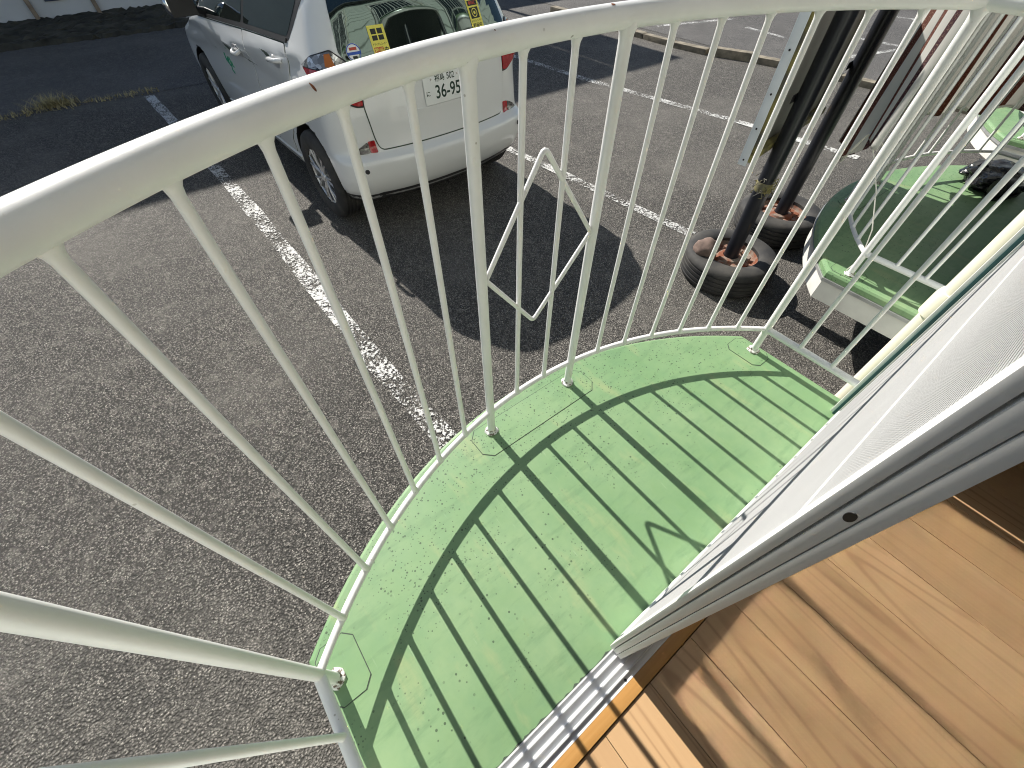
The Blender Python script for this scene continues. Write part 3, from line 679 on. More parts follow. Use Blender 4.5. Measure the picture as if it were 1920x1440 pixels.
def cQ(z): w, r = cW(z), cR(z); return w - r, (w - r) + r * PI / 2
def CF(q, z):
    a = abs(q); sg = -1.0 if q > 0 else 1.0
    w, r = cW(z), cR(z); yr = cYR(z); BOW = BOWf(z); qf = w - r; qc = qf + r * PI / 2
    fr_ = 0.42 * min(1.0, w / 0.8); y_side0 = yr + BOW + r; y_side1 = cYF(z) - fr_
    if a <= qf: return Vector((sg * a, yr + BOW * (a / qf) ** 2.4, z))
    if a <= qc:
        t = (a - qf) / r; e = 1.0; return Vector((sg * (qf + r * math.sin(t)), yr + BOW + r * (1 - math.cos(t)), z))
    y = y_side0 + (a - qc)
    if y <= y_side1:
        d = z - (1.075 - 0.125 * (y - 0.6)); fade = min(1.0, max(0.0, (a - qc) / 0.15)) * min(1.0, max(0.0, (y_side1 - y) / 0.3))
        return Vector((sg * (w + fade * (0.013 * math.exp(-(d / (0.06 if d > 0 else 0.02)) ** 2) - 0.010 * math.exp(-((d + 0.09) / 0.07) ** 2))), y, z))
    t = min((y - y_side1) / fr_, PI / 2); rem = (y - y_side1) - fr_ * PI / 2
    if rem <= 0: return Vector((sg * (w - fr_ * 0.9 * (1 - math.cos(t))), y_side1 + fr_ * math.sin(t) * 0.85, z))
    return Vector((sg * max(0.0, w - fr_ * 0.9 - rem), y_side1 + fr_ * 0.85 + 0.06 * (1 - max(0.0, w - fr_ * .9 - rem)), z))
def cq(y, z): return cQ(z)[1] + y - (cYR(z) + BOWf(z) + cR(z))
def CFO(q, z, off):
    p = CF(q, z); e = 2e-3; a = CF(q + e, z) - CF(q - e, z); b = CF(q, min(z + e, 1.579)) - CF(q, z - e)
    n = a.cross(b); n.normalize()
    # left side (q > 0) runs so that the outward normal is b x a
    c = Vector((0, 2.0, p.z)); 
    if n.dot(p - c) < 0: n = -n
    return p + n * off
def body_mesh():
    bm = bmesh.new(); zs = [.22 + .02 * i for i in range(18)] + [.545, .553, .562, .57, .578, .586, .594, .60, .61, .62, .64, .66] + [.68 + .02 * i for i in range(23)] + [1.13, 1.15, 1.2, 1.25, 1.3, 1.35, 1.4, 1.44, 1.48, 1.51, 1.535, 1.555, 1.57, 1.58]
    zs = sorted(set(round(z, 4) for z in zs)); rings = []
    for z in zs:
        qf, qc = cQ(z); w = cW(z); fr_ = 0.42 * min(1.0, w / 0.8)
        qs1 = cq(cYF(z) - fr_, z); qe = qs1 + fr_ * PI / 2; ql = qe + max(0.01, w - fr_ * .9)
        half = [qf * i / 8 for i in range(9)] + [qf + (qc - qf) * i / 8 for i in range(1, 9)] + [qc + (qs1 - qc) * i / 40 for i in range(1, 41)] + [qs1 + (qe - qs1) * i / 8 for i in range(1, 9)] + [qe + (ql - qe) * i / 5 for i in range(1, 6)]
        L_ = [CF(q, z) for q in half]; L_[-1].x = 0
        R_ = [Vector((-p.x, p.y, p.z)) for p in L_[1:-1]]
        rings.append([bm.verts.new(p) for p in L_ + list(reversed(R_))])
    n = len(rings[0])
    for A, B in zip(rings, rings[1:]):
        for j in range(n): bm.faces.new((A[j], A[(j + 1) % n], B[(j + 1) % n], B[j]))
    bm.faces.new(list(reversed(rings[0]))); bm.faces.new(rings[-1])
    bmesh.ops.recalc_face_normals(bm, faces=bm.faces)
    me = bpy.data.meshes.new('body'); bm.to_mesh(me); bm.free(); return me
AX = (0.66, 3.20); ZW = 0.312; RA = 0.352
CAR = empty('car', (1.675, 2.82, G), math.radians(2.9))
tag(CAR, 'white hatchback parked with its rear towards the railing', 'car')
bme = body_mesh(); tmp = bpy.data.objects.new('body_tmp', bme); COL.objects.link(tmp)
cb = MB()
for y in AX:
    for sgn in (-1, 1): cb.lathe([(RA, sgn * 0.56), (RA, sgn * 1.0)], 48, 'x', (0, y, ZW + 0.01))
cme = cb.mesh('cutter', 'black_plastic', 0); cut = bpy.data.objects.new('cutter', cme); COL.objects.link(cut)
md = tmp.modifiers.new('b', 'BOOLEAN'); md.operation = 'DIFFERENCE'; md.object = cut; md.solver = 'EXACT'
dg = bpy.context.evaluated_depsgraph_get(); bodym = bpy.data.meshes.new_from_object(tmp.evaluated_get(dg))
bpy.data.objects.remove(tmp); bpy.data.objects.remove(cut)
bodym.materials.clear(); bodym.materials.append(MATS['car_paint']); bodym.materials.append(MATS['black_plastic'])
for p in bodym.polygons:
    p.use_smooth = True; c = p.center
    inar = any(math.hypot(c.y - y, c.z - ZW - .01) < RA - 0.001 + 0.004 and abs(c.x) < 0.9 and (abs(c.x) < 0.80 or math.hypot(c.y - y, c.z - ZW - .01) < RA - 0.012) for y in AX) and abs(c.x) > 0.5
    inside_wall = any(abs(math.hypot(c.y - y, c.z - ZW - .01) - RA) < 0.003 for y in AX)
    p.material_index = 1 if (inar or inside_wall or c.z < 0.235) else 0
bodym.set_sharp_from_angle(angle=math.radians(32)); bodym.name = 'body'
body = mesh_obj('body', bodym, CAR)
def patch(name, poly, off, mat, parent=CAR, back=-0.003, step=0.05, mirror=False, smooth=35):
    bm = bmesh.new(); vs = [bm.verts.new((p[0], 0, p[1])) for p in poly]; bm.faces.new(vs)
    q0, q1 = min(p[0] for p in poly), max(p[0] for p in poly); z0, z1 = min(p[1] for p in poly), max(p[1] for p in poly)
    k = math.floor(q0 / step) + 1
    while k * step < q1:
        bmesh.ops.bisect_plane(bm, geom=bm.verts[:] + bm.edges[:] + bm.faces[:], plane_co=(k * step, 0, 0), plane_no=(1, 0, 0)); k += 1
    k = math.floor(z0 / step) + 1
    while k * step < z1:
        bmesh.ops.bisect_plane(bm, geom=bm.verts[:] + bm.edges[:] + bm.faces[:], plane_co=(0, 0, k * step), plane_no=(0, 0, 1)); k += 1
    edge = [e for e in bm.edges if e.is_boundary]
    r = bmesh.ops.extrude_edge_only(bm, edges=edge); nv = {g for g in r['geom'] if isinstance(g, bmesh.types.BMVert)}
    sgn = -1 if mirror else 1
    for v_ in bm.verts: v_.co = CFO(sgn * v_.co.x, v_.co.z, back if v_ in nv else off)
    bmesh.ops.recalc_face_normals(bm, faces=bm.faces)
    mid = CF(sgn * (q0 + q1) / 2, (z0 + z1) / 2)
    me = bpy.data.meshes.new(name); bm.to_mesh(me); bm.free()
    # make sure the skin faces outward
    tot = sum((p.normal.dot(p.center - Vector((0, 2.0, 0.8)))) * p.area for p in me.polygons)
    if tot < 0: me.flip_normals()
    me.materials.append(MATS[mat])
    for p in me.polygons: p.use_smooth = True
    me.set_sharp_from_angle(angle=math.radians(smooth)); return mesh_obj(name, me, parent)
def rounded(poly, r=0.03, n=4):
    out = []; m_ = len(poly)
    for i in range(m_):
        a, b, c = Vector(poly[i - 1]), Vector(poly[i]), Vector(poly[(i + 1) % m_])
        ra = min(r, (a - b).length * .45); rc = min(r, (c - b).length * .45); p = b + (a - b).normalized() * ra; q = b + (c - b).normalized() * rc
        for j in range(n + 1):
            t = j / n; out.append(tuple(p.lerp(b, t).lerp(b.lerp(q, t), t)))
    return out
def grow(poly, d):
    cx = sum(p[0] for p in poly) / len(poly); cz = sum(p[1] for p in poly) / len(poly); out = []
    n = len(poly); ar = sum(poly[i][0] * poly[(i + 1) % n][1] - poly[(i + 1) % n][0] * poly[i][1] for i in range(n)); s_ = 1 if ar > 0 else -1
    for i in range(n):
        a, b, c = Vector(poly[i - 1]), Vector(poly[i]), Vector(poly[(i + 1) % n])
        t1, t2 = (b - a), (c - b)
        if t1.length < 1e-6 or t2.length < 1e-6: out.append(poly[i]); continue
        t1.normalize(); t2.normalize(); nn = Vector((t1.y + t2.y, -(t1.x + t2.x))) * s_
        if nn.length > 1e-6: nn.normalize()
        out.append((b.x + nn.x * d, b.y + nn.y * d))
    return out
def sym(half): return half + [(-p[0], p[1]) for p in reversed(half)]
# tailgate with its dark shut line
tgp = rounded(sym([(0.525, 0.603), (0.545, 0.66), (0.565, 0.86), (0.545, 1.022)]), 0.03)
patch('shut_line', grow(tgp, 0.007), 0.0012, 'dark_gap'); TG = patch('tailgate', tgp, 0.006, 'car_paint')
# pressed shelf over the plate recess, plate lamps trim
patch('plate_garnish', rounded([(-0.38, 0.985), (0.38, 0.985), (0.35, 1.012), (-0.35, 1.012)], 0.012), 0.022, 'car_paint', TG, 0.004)
patch('pressing', rounded([(-0.30, 0.772), (0.30, 0.772), (0.27, 0.792), (-0.27, 0.792)], 0.009), 0.012, 'car_paint', TG, 0.004)
# rear window, dark, wrapping towards the pillars
rwp = rounded(sym([(0.535, 1.032), (0.575, 1.055), (0.625, 1.125), (0.585, 1.30), (0.53, 1.455)]), 0.02)
patch('rear_window', rwp, 0.004, 'car_glass', step=0.04)
patch('spoiler', rounded(sym([(0.44, 1.468), (0.38, 1.52)]), 0.02), 0.02, 'car_paint')
MB().tube([CFO(q, 1.075 + 0.02 * math.cos(q * 4), 0.014) for q in [0.30 - 0.045 * i for i in range(14)]], 0.006, 8).build('wiper', 'black_plastic', CAR)
# lamps
for mir in (False, True):
    L_ = patch('tail_lamp', rounded([(0.572, 0.862), (0.61, 0.868), (0.78, 0.95), (0.915, 1.055), (0.73, 1.050), (0.556, 1.035)], 0.012), 0.012, 'red_lens', mirror=mir, step=0.03)
    patch('clear_lens', rounded([(0.925, 1.058), (0.80, 1.105), (0.665, 1.133), (0.59, 1.068), (0.562, 1.044), (0.73, 1.056)], 0.012), 0.014, 'clear_lens', L_, mirror=mir, step=0.03)
    patch('indicator', [(0.668, 1.064), (0.725, 1.066), (0.705, 1.118), (0.672, 1.122)], 0.0155, 'amber', L_, 0.013, mirror=mir)
    patch('lamp_surround', rounded([(0.564, 0.852), (0.615, 0.858), (0.79, 0.944), (0.938, 1.058), (0.805, 1.112), (0.665, 1.142), (0.575, 1.073), (0.55, 1.044)], 0.012), 0.004, 'black_plastic', L_, mirror=mir, step=0.03)
    F_ = patch('fog_lamp', rounded([(0.553, 0.590), (0.603, 0.593), (0.603, 0.662), (0.558, 0.665)], 0.008), 0.007, 'red_lens', mirror=mir, step=0.02)
    patch('reverse_lens', rounded([(0.606, 0.593), (0.712, 0.597), (0.68, 0.628), (0.606, 0.661)], 0.012), 0.007, 'smoke_lens', F_, mirror=mir, step=0.02)
    p_ = CFO((-1 if mir else 1) * 0.68, 0.505, 0.003); sen = MB().lathe([(0.0, 0.0), (0.014, 0.001), (0.016, -0.004)], 16, 'y').build('parking_sensor', 'dark_metal', CAR); sen.location = p_; sen.rotation_euler = (PI, 0, 0.55 if mir else -0.55)
patch('bumper_valance', [(-0.86, 0.318), (0.86, 0.318), (0.86, 0.226), (-0.86, 0.226)], 0.0015, 'black_plastic')
MB().box(-0.62, 0.62, 0.40, 3.7, 0.18, 0.235, 0.02).build('underbody', 'black_plastic', CAR)
# licence plate on the tailgate
pc = CFO(0.0, 0.880, 0.012); ny = CFO(0, 0.880, 0.1) - CFO(0, 0.880, 0.0); ny.normalize()
ux = Vector((1, 0, 0)); uy = ny.cross(ux); uy.normalize()
if uy.z < 0: uy = -uy
PM = Matrix.Translation(pc) @ Matrix(((ux.x, uy.x, ny.x, 0), (ux.y, uy.y, ny.y, 0), (ux.z, uy.z, ny.z, 0), (0, 0, 0, 1)))
mb = MB().box(-0.165, 0.165, -0.0825, 0.0825, 0.0, 0.003, 0.0014); pl = mb.build('licence_plate', 'plate_white', CAR); pl.data.transform(PM)
TM = PM @ Matrix.Translation((0, 0, 0.0032))
def ptx(nm, t, size, x, y, sc=(1, 1), mat='plate_ink'): text_mesh(nm, t, size, mat, pl, TM @ Matrix.Translation((x, y, 0)), sc)
ptx('plate_text', '福島', 0.040, -0.035, 0.052); ptx('plate_text', '502', 0.050, 0.052, 0.053, (0.85, 1)); ptx('plate_text', 'に', 0.034, -0.137, -0.022)
ptx('plate_number', '36-95', 0.105, 0.022, -0.024, (0.86, 1))
for sx in (-1, 1): b_ = MB().lathe([(0.006, 0), (0.006, 0.002), (0, 0.0028)], 12).build('plate_bolt', 'chrome', pl); b_.data.transform(TM @ Matrix.Translation((sx * 0.105, 0.056, 0)))
# stickers on the rear window
def on_glass(q, z, off=0.0052):
    c = CFO(q, z, off); n_ = (CFO(q, z, 0.1) - CFO(q, z, 0)).normalized(); u_ = (CF(q - 0.02, z) - CF(q + 0.02, z)).normalized(); w_ = n_.cross(u_).normalized()
    if w_.z < 0: w_ = -w_
    return Matrix.Translation(c) @ Matrix(((u_.x, w_.x, n_.x, 0), (u_.y, w_.y, n_.y, 0), (u_.z, w_.z, n_.z, 0), (0, 0, 0, 1)))
def sticker(q, z, two):
    M_ = on_glass(q, z, 0.0052); st_ = MB().box(-0.052, 0.052, -0.078, 0.078, 0, 0.0008).build('sticker', 'yellow_sticker', CAR, 0); st_.data.transform(M_); Z = M_ @ Matrix.Translation((0, 0, 0.001))
    if two:
        bk = MB().box(-0.038, 0.038, -0.022, 0.036, 0, 0.0004).build('sticker_panel', 'ink', st_, 0); bk.data.transform(Z)
        mb = MB(); mb.lathe([(0.024, 0.0), (0.024, 0.0006), (0.019, 0.0006), (0.019, 0.0)], 24, 'z', (0, 0.008, 0), True); mb.lathe([(0.009, 0), (0.009, 0.0006), (0, 0.0006)], 16, 'z', (0, 0.008, 0)); r_ = mb.build('lens_mark', 'yellow_sticker', st_, 0); r_.data.transform(Z @ Matrix.Translation((0, 0, 0.0004)))
        h_ = MB().box(-0.042, 0.042, 0.045, 0.072, 0, 0.0004).build('sticker_panel', 'ink', st_, 0); h_.data.transform(Z)
        text_mesh('sticker_text', '●REC', 0.024, 'red_print', st_, Z @ Matrix.Translation((0, 0.058, 0.0007)))
        text_mesh('sticker_text', 'ドライブレコーダー', 0.0125, 'ink', st_, Z @ Matrix.Translation((0, -0.036, 0)), (0.8, 1)); text_mesh('sticker_text', '録画中', 0.027, 'ink', st_, Z @ Matrix.Translation((0, -0.060, 0)))
    else:
        for (a, b, c_, d_) in ((-0.036, -0.004, 0.036, 0.062), (0.004, 0.036, 0.036, 0.062), (-0.036, -0.004, 0.006, 0.03), (0.004, 0.036, 0.006, 0.03)):
            r_ = MB().box(a, b, c_, d_, 0, 0.0004).build('sticker_panel', 'ink', st_, 0); r_.data.transform(Z)
        text_mesh('sticker_text', 'ドライブレコーダー', 0.0125, 'ink', st_, Z @ Matrix.Translation((0, -0.013, 0)), (0.8, 1))
        for a, t in ((-0.030, '録'), (0.0, '画')):
            r_ = MB().box(a - 0.014, a + 0.014, -0.060, -0.026, 0, 0.0004).build('sticker_panel', 'red_print', st_, 0); r_.data.transform(Z)
            text_mesh('sticker_text', t, 0.024, 'yellow_sticker', st_, Z @ Matrix.Translation((a, -0.043, 0.0008)))
        text_mesh('sticker_text', '中', 0.028, 'ink', st_, Z @ Matrix.Translation((0.032, -0.043, 0)))
sticker(-0.37, 1.19, True); sticker(0.365, 1.150, False)
M_ = on_glass(0.535, 1.12, 0.0052); rs = MB().lathe([(0.044, 0), (0.044, 0.0008), (0, 0.0009)], 28).build('round_sticker', 'plate_white', CAR, 0); rs.data.transform(M_)
Z = M_ @ Matrix.Translation((0, 0, 0.0012)); r_ = MB().lathe([(0.043, 0), (0.043, 0.0004), (0.038, 0.0004), (0.038, 0)], 28, closed=True).build('sticker_ring', 'blue_print', rs, 0); r_.data.transform(Z)
r_ = MB().box(-0.040, 0.040, -0.012, 0.002, 0, 0.0004).build('sticker_panel', 'blue_print', rs, 0); r_.data.transform(Z)
text_mesh('sticker_text', 'JAF', 0.001, 'ink', rs, Z) if False else None
r_ = MB().box(-0.022, 0.022, 0.010, 0.024, 0, 0.0005, 0.0).build('sticker_panel', 'red_print', rs, 0); r_.data.transform(Z)
r_ = MB().box(-0.014, 0.014, -0.030, -0.018, 0, 0.0005).build('sticker_panel', 'ink', rs, 0); r_.data.transform(Z)
# side glass, doors and handles on both sides
def sidepoly(pts): return [(cq(y, z), z) for y, z in pts]
for mir in (False, True):
    swp = rounded(sidepoly([(0.64, 1.150), (1.43, 1.104), (1.43, 1.425), (0.53, 1.425)]), 0.03)
    fwp = rounded(sidepoly([(1.48, 1.100), (2.56, 1.025), (2.33, 1.30), (2.04, 1.430), (1.48, 1.430)]), 0.03)
    patch('side_window', swp, 0.003, 'car_glass', mirror=mir, step=0.06); patch('side_window', fwp, 0.003, 'car_glass', mirror=mir, step=0.06)
    patch('window_surround', rounded(sidepoly([(0.615, 1.130), (2.66, 1.005), (2.40, 1.30), (2.06, 1.452), (0.48, 1.452)]), 0.03), 0.0015, 'black_plastic', mirror=mir, step=0.06)
    patch('belt_moulding', sidepoly([(0.635, 1.120), (1.45, 1.076), (2.60, 1.000), (2.60, 1.020), (1.45, 1.098), (0.635, 1.142)]), 0.009, 'black_plastic', mirror=mir, step=0.06)
    rd = rounded(sidepoly([(0.665, 1.112), (0.68, 0.90), (0.93, 0.66), (1.08, 0.46), (1.10, 0.36), (1.45, 0.36), (1.45, 1.066)]), 0.02); fd = rounded(sidepoly([(1.462, 0.36), (2.60, 0.36), (2.70, 0.70), (2.60, 0.990), (1.462, 1.065)]), 0.02)
    patch('shut_line', grow(rd, 0.006), 0.0012, 'dark_gap', mirror=mir, step=0.06); patch('shut_line', grow(fd, 0.006), 0.0013, 'dark_gap', mirror=mir, step=0.06)
    d1 = patch('door', rd, 0.005, 'car_paint', mirror=mir, step=0.04); d2 = patch('door', fd, 0.005, 'car_paint', mirror=mir, step=0.04)
    for d_, y, zh in ((d1, 0.79, 1.01), (d2, 1.64, 0.925)):
        s_ = -1 if mir else 1
        patch('handle_recess', rounded(sidepoly([(y, zh - .045), (y + 0.11, zh - .05), (y + 0.11, zh + .022), (y, zh + .027)]), 0.03), 0.007, 'alloy', d_, 0.004, mirror=mir, step=0.03)
        hp = [CFO(s_ * cq(yy_, zh), zh - 0.1 * (yy_ - y), of_) for yy_, of_ in ((y - 0.045, 0.006), (y - 0.03, 0.03), (y + 0.0, 0.04), (y + 0.11, 0.04), (y + 0.135, 0.03), (y + 0.145, 0.006))]
        mbh = MB(); mbh.tube(hp, [0.012, 0.014, 0.015, 0.014, 0.013, 0.011], 10); mbh.build('handle', 'car_paint', d_)
    patch('sill_trim', sidepoly([(1.06, 0.27), (2.80, 0.27), (2.80, 0.335), (1.06, 0.335)]), 0.012, 'car_paint', mirror=mir)
    # wheel-arch lip
    s_ = -1 if mir else 1
    # door mirror
    mr = MB()
    def mfn(a, b, s_=s_):
        th_ = (a - .5) * PI; ph = 2 * PI * b
        x_ = 0.115 * math.sin(th_); rr_ = math.cos(th_) ** 0.55
        return Vector((-s_ * (0.945 + x_), 2.30 + 0.055 * rr_ * math.cos(ph) + (0.02 if math.cos(ph) > 0 else 0), 1.12 + 0.085 * rr_ * math.sin(ph)))
    mr.grid(mfn, 16, 20); mo = mr.build('door_mirror', 'chrome', CAR)
    MB().grid(lambda a, b, s_=s_: (-s_ * (0.945 + 0.10 * (a - .5) * 2 * 0.93), 2.30 - 0.057, 1.12 + 0.14 * (b - .5)), 2, 2).build('mirror_glass', 'black_plastic', mo)
    MB().tube([(-s_ * 0.77, 2.36, 1.04), (-s_ * 0.86, 2.33, 1.07)], [0.035, 0.03], 10).build('mirror_arm', 'black_plastic', mo)
# green hand-brushed shop mark on the left front door
mb = MB()
for stroke in ([(2.24, .80), (2.245, .775), (2.23, .745), (2.20, .74), (2.195, .77)], [(2.17, .785), (2.175, .735), (2.15, .725)], [(2.13, .79), (2.12, .745), (2.13, .70), (2.09, .685)], [(2.085, .765), (2.08, .73)], [(2.06, .74), (2.055, .73)], [(2.10, .86), (2.07, .86)]):
    mb.tube([CFO(cq(y, z), z, 0.005) for y, z in stroke], 0.0065, 6)
mb.build('door_lettering', 'green_print', d2 if False else [c_ for c_ in CAR.children if c_.name.startswith('door') and not c_.name.startswith('door_')][1])
# wheels
def wheel_meshes(R_, w_, rim_r):
    prof = [(rim_r - 0.012, -w_ / 2 + 0.012), (rim_r, -w_ / 2 + 0.004), (rim_r + 0.035, -w_ / 2 - 0.004), (R_ - 0.035, -w_ / 2), (R_ - 0.012, -w_ / 2 + 0.012), (R_, -w_ / 2 + 0.035)]
    grooves = [-0.045, -0.015, 0.015, 0.045]
    for g in grooves: prof += [(R_, g - 0.006), (R_ - 0.007, g - 0.004), (R_ - 0.007, g + 0.004), (R_, g + 0.006)]
    prof += [(r, -h) for r, h in reversed(prof[:6])]
    return MB().lathe(prof, 56, 'x', (0, 0, 0), True).mesh('tyre', 'tyre', 35)
tyre_m = wheel_meshes(0.312, 0.18, 0.205)
mb = MB().lathe([(0.204, -0.085), (0.214, -0.088), (0.212, -0.080), (0.196, -0.070), (0.190, 0.06), (0.204, 0.085), (0.18, 0.085), (0.185, -0.06)], 48, 'x', (0, 0, 0), True); rim_m = mb.mesh('rim', 'alloy', 35)
mb = MB()
for i in range(7):
    for dlt in (-0.12, 0.12):
        a = 2 * PI * i / 7; a2 = a + dlt * 1.5; a1 = a + dlt * 0.6
        p0 = Vector((-0.060, 0.035 * math.cos(a1), 0.035 * math.sin(a1))); p1 = Vector((-0.070, 0.115 * math.cos(a + dlt), 0.115 * math.sin(a + dlt))); p2 = Vector((-0.068, 0.200 * math.cos(a2), 0.200 * math.sin(a2)))
        mb.tube([p0, p1, p2], [0.010, 0.0075, 0.009], 8)
mb.lathe([(0.0, -0.078), (0.03, -0.076), (0.042, -0.062), (0.045, -0.03), (0.0, -0.02)], 24, 'x'); spk_m = mb.mesh('spokes', 'alloy', 35)
disc_m = MB().lathe([(0.0, -0.02), (0.135, -0.02), (0.135, -0.005), (0.185, 0.0), (0.185, 0.03), (0.0, 0.03)], 32, 'x').mesh('wheel', 'dark_metal', 35)
for y in AX:
    for sgn in (-1, 1):
        wl_ = mesh_obj('wheel', disc_m, CAR, (sgn * 0.735, y, ZW)); wl_.rotation_euler = (random.uniform(0, 1) if sgn < 0 else 0.3, 0, 0 if sgn < 0 else PI)
        mesh_obj('tyre', tyre_m, wl_); mesh_obj('rim', rim_m, wl_); mesh_obj('spokes', spk_m, wl_)

# ------------------------------------------------------------------ signboard on poles set in old wheels
SG = empty('signboard', (3.1, 1.1, G)); tag(SG, 'back of a signboard on two dark poles standing in old tyres', 'signboard')
P1, P2 = Vector((2.69, 1.02, G)), Vector((3.49, 1.115, G)); dS = (P2 - P1).normalized(); nS = Vector((-dS.y, dS.x, 0))
def sgp(name, mb, mat, smooth=40, parent=None):
    o = mb.build(name, mat, parent or SG, smooth)
    if parent is None: o.location = (-3.1, -1.1, -G)
    return o
otm = wheel_meshes(0.300, 0.185, 0.185)
for i, (P_, lean) in enumerate(((P1, 0.0), (P2, 0.0))):
    sgp('pole', MB().tube([P_ + Vector((0, 0, 0.08)), P_ + Vector((0, 0, 2.6))], 0.046, 20), 'pole_paint')
    if i == 0:
        mb = MB(); rr = random.Random(9)
        for j in range(26):
            a = rr.uniform(0, 2 * PI); z = rr.uniform(0.60, 0.69); x_, y_ = P_.x + 0.046 * math.cos(a), P_.y + 0.046 * math.sin(a)
            mb.tube([(x_, y_, G + z), (x_ + 0.02 * math.cos(a + 1), y_ + 0.02 * math.sin(a + 1), G + z + rr.uniform(-.04, .03)), (x_ + rr.uniform(-.03, .03), y_ + rr.uniform(-.03, .03), G + z + rr.uniform(-.05, .02))], 0.0022, 5)
        mb.lathe([(0.046, 0.60), (0.0475, 0.605), (0.0475, 0.65), (0.046, 0.655)], 20, 'z', (P_.x, P_.y, G)); sgp('wire_tie', mb, 'sign_frame')
    ty = mesh_obj('tyre', otm, SG, (P_.x - 3.1, P_.y - 1.1, 0.096)); ty.rotation_euler = (0.02 * i, PI / 2, 0.6)
    mb = MB(); mb.lathe([(0.19, 0.045), (0.175, 0.06), (0.165, 0.03), (0.10, 0.01), (0.075, 0.05), (0.05, 0.055), (0.05, -0.03), (0.18, -0.05), (0.19, -0.04)], 40, 'z', (P_.x, P_.y, G + 0.10), True)
    for j in range(8):
        a = 2 * PI * j / 8; mb.box(P_.x + 0.115 * math.cos(a) - 0.018, P_.x + 0.115 * math.cos(a) + 0.018, P_.y + 0.115 * math.sin(a) - 0.018, P_.y + 0.115 * math.sin(a) + 0.018, G + 0.10, G + 0.148, 0.004)
    sgp('wheel_rim', mb, 'rusty_wheel', 30)
def sp(a, h, d): return P1 + dS * a + nS * d + Vector((0, 0, h - G))   # a along, h height, d outward
def sbox(a0, a1, d0, d1, h0, h1):
    mb = MB(); mb.box(a0, a1, d0, d1, h0, h1, 0.002)
    for v_ in mb.bm.verts: p = sp(v_.co.x, v_.co.z, v_.co.y); v_.co = p
    return mb
zb0, zb1 = 0.27, 1.13
sgp('panel', sbox(-0.265, 0.76, 0.095, 0.105, zb0 + 0.02, zb1), 'sign_face')
for (a0, a1, h0, h1, dd) in ((-0.262, 0.76, zb0, zb0 + 0.035, 0.05), (-0.262, 0.76, zb1 - 0.03, zb1 + 0.005, 0.05), (-0.235, -0.20, zb0 + 0.036, zb1 - 0.031, 0.062), (0.40, 0.425, zb0 + 0.036, zb1 - 0.031, 0.062), (0.725, 0.76, zb0 + 0.036, zb1 - 0.031, 0.062)):
    sgp('frame_bar', sbox(a0, a1, dd, 0.094, h0, h1), 'sign_frame')
fl_ = sgp('side_flange', sbox(-0.269, -0.2655, 0.066, 0.112, zb0 - 0.02, zb1 + 0.02), 'sign_white')
for h in (0.28, 0.43, 0.58, 0.75, 0.92): sgp('screw', MB().lathe([(0.005, 0), (0.005, 0.002), (0, 0.003)], 8, 'x', tuple(sp(-0.2735, h, 0.088))), 'dark_metal')
for a in (0.0, 0.795): sgp('clamp', sbox(a - 0.055, a + 0.055, 0.046, 0.049, 0.5, 0.54), 'dark_metal'); sgp('clamp', sbox(a - 0.055, a + 0.055, 0.046, 0.049, 0.95, 0.99), 'dark_metal')
# stone lying in the nearer tyre
mb = MB(); bmesh.ops.create_icosphere(mb.bm, subdivisions=3, radius=1.0); rr = random.Random(4)
for v_ in mb.bm.verts:
    n_ = 1 + 0.10 * math.sin(v_.co.x * 5 + 1) * math.cos(v_.co.y * 4) + rr.uniform(-.03, .03); v_.co = Vector((v_.co.x * 0.085 * n_, v_.co.y * 0.075 * n_, v_.co.z * 0.065 * n_))
rk = mb.build('stone', 'stone', None, 60); rk.location = (2.545, 1.135, G + 0.205); tag(rk, 'brown stone lying in the hub of the nearer tyre', 'stone')

# ------------------------------------------------------------------ striped shade cloth of the next balcony
cl_pts = [(2.43, 0.52), (2.47, 0.585), (2.51, 0.62), (2.64, 0.70), (2.85, 0.77), (3.15, 0.82), (3.45, 0.80), (3.75, 0.70), (4.0, 0.56), (4.2, 0.42), (4.34, 0.33)]
def cpath(t):
    x = t * (len(cl_pts) - 1); i = min(int(x), len(cl_pts) - 2); f = x - i
    p0, p1, p2, p3 = (Vector(cl_pts[max(0, min(len(cl_pts) - 1, j))]) for j in (i - 1, i, i + 1, i + 2))
    return 0.5 * ((2 * p1) + (p2 - p0) * f + (2 * p0 - 5 * p1 + 4 * p2 - p3) * f * f + (3 * p1 - p0 - 3 * p2 + p3) * f ** 3)
NU, NV = 110, 44; bm = bmesh.new(); uvl = bm.loops.layers.uv.new('UVMap'); us = [0.0]
for i in range(1, NU + 1): us.append(us[-1] + (cpath(i / NU) - cpath((i - 1) / NU)).length)
gv = []; zbots = []
for i in range(NU + 1):
    p = cpath(i / NU); tn = (cpath(min(1, i / NU + .01)) - cpath(max(0, i / NU - .01))); nn = Vector((tn.y, -tn.x)).normalized() * -1
    row = []
    zbot = (0.50 if p.x < 2.51 else max(0.33, 0.50 - 1.2 * (p.x - 2.51))) + 0.012 * math.sin(us[i] * 17)
    for j in range(NV + 1):
        z = zbot + (1.28 - zbot) * (j / NV); low = max(0.0, 1 - (z - 0.4) / 0.9)
        wv_ = 0.030 * math.sin(us[i] * 24 + 0.6 * math.sin(z * 3)) * (0.35 + low) + 0.012 * math.sin(us[i] * 55 + z * 2) * low
        row.append(bm.verts.new((p.x + nn.x * wv_, p.y + nn.y * wv_, z)))
    gv.append(row); zbots.append(zbot)
for i in range(NU):
    for j in range(NV):
        f = bm.faces.new((gv[i][j], gv[i + 1][j], gv[i + 1][j + 1], gv[i][j + 1])); f.smooth = True
        for lp, (a, b) in zip(f.loops, ((i, j), (i + 1, j), (i + 1, j + 1), (i, j + 1))): lp[uvl].uv = (us[a], gv[a][b].co.z)
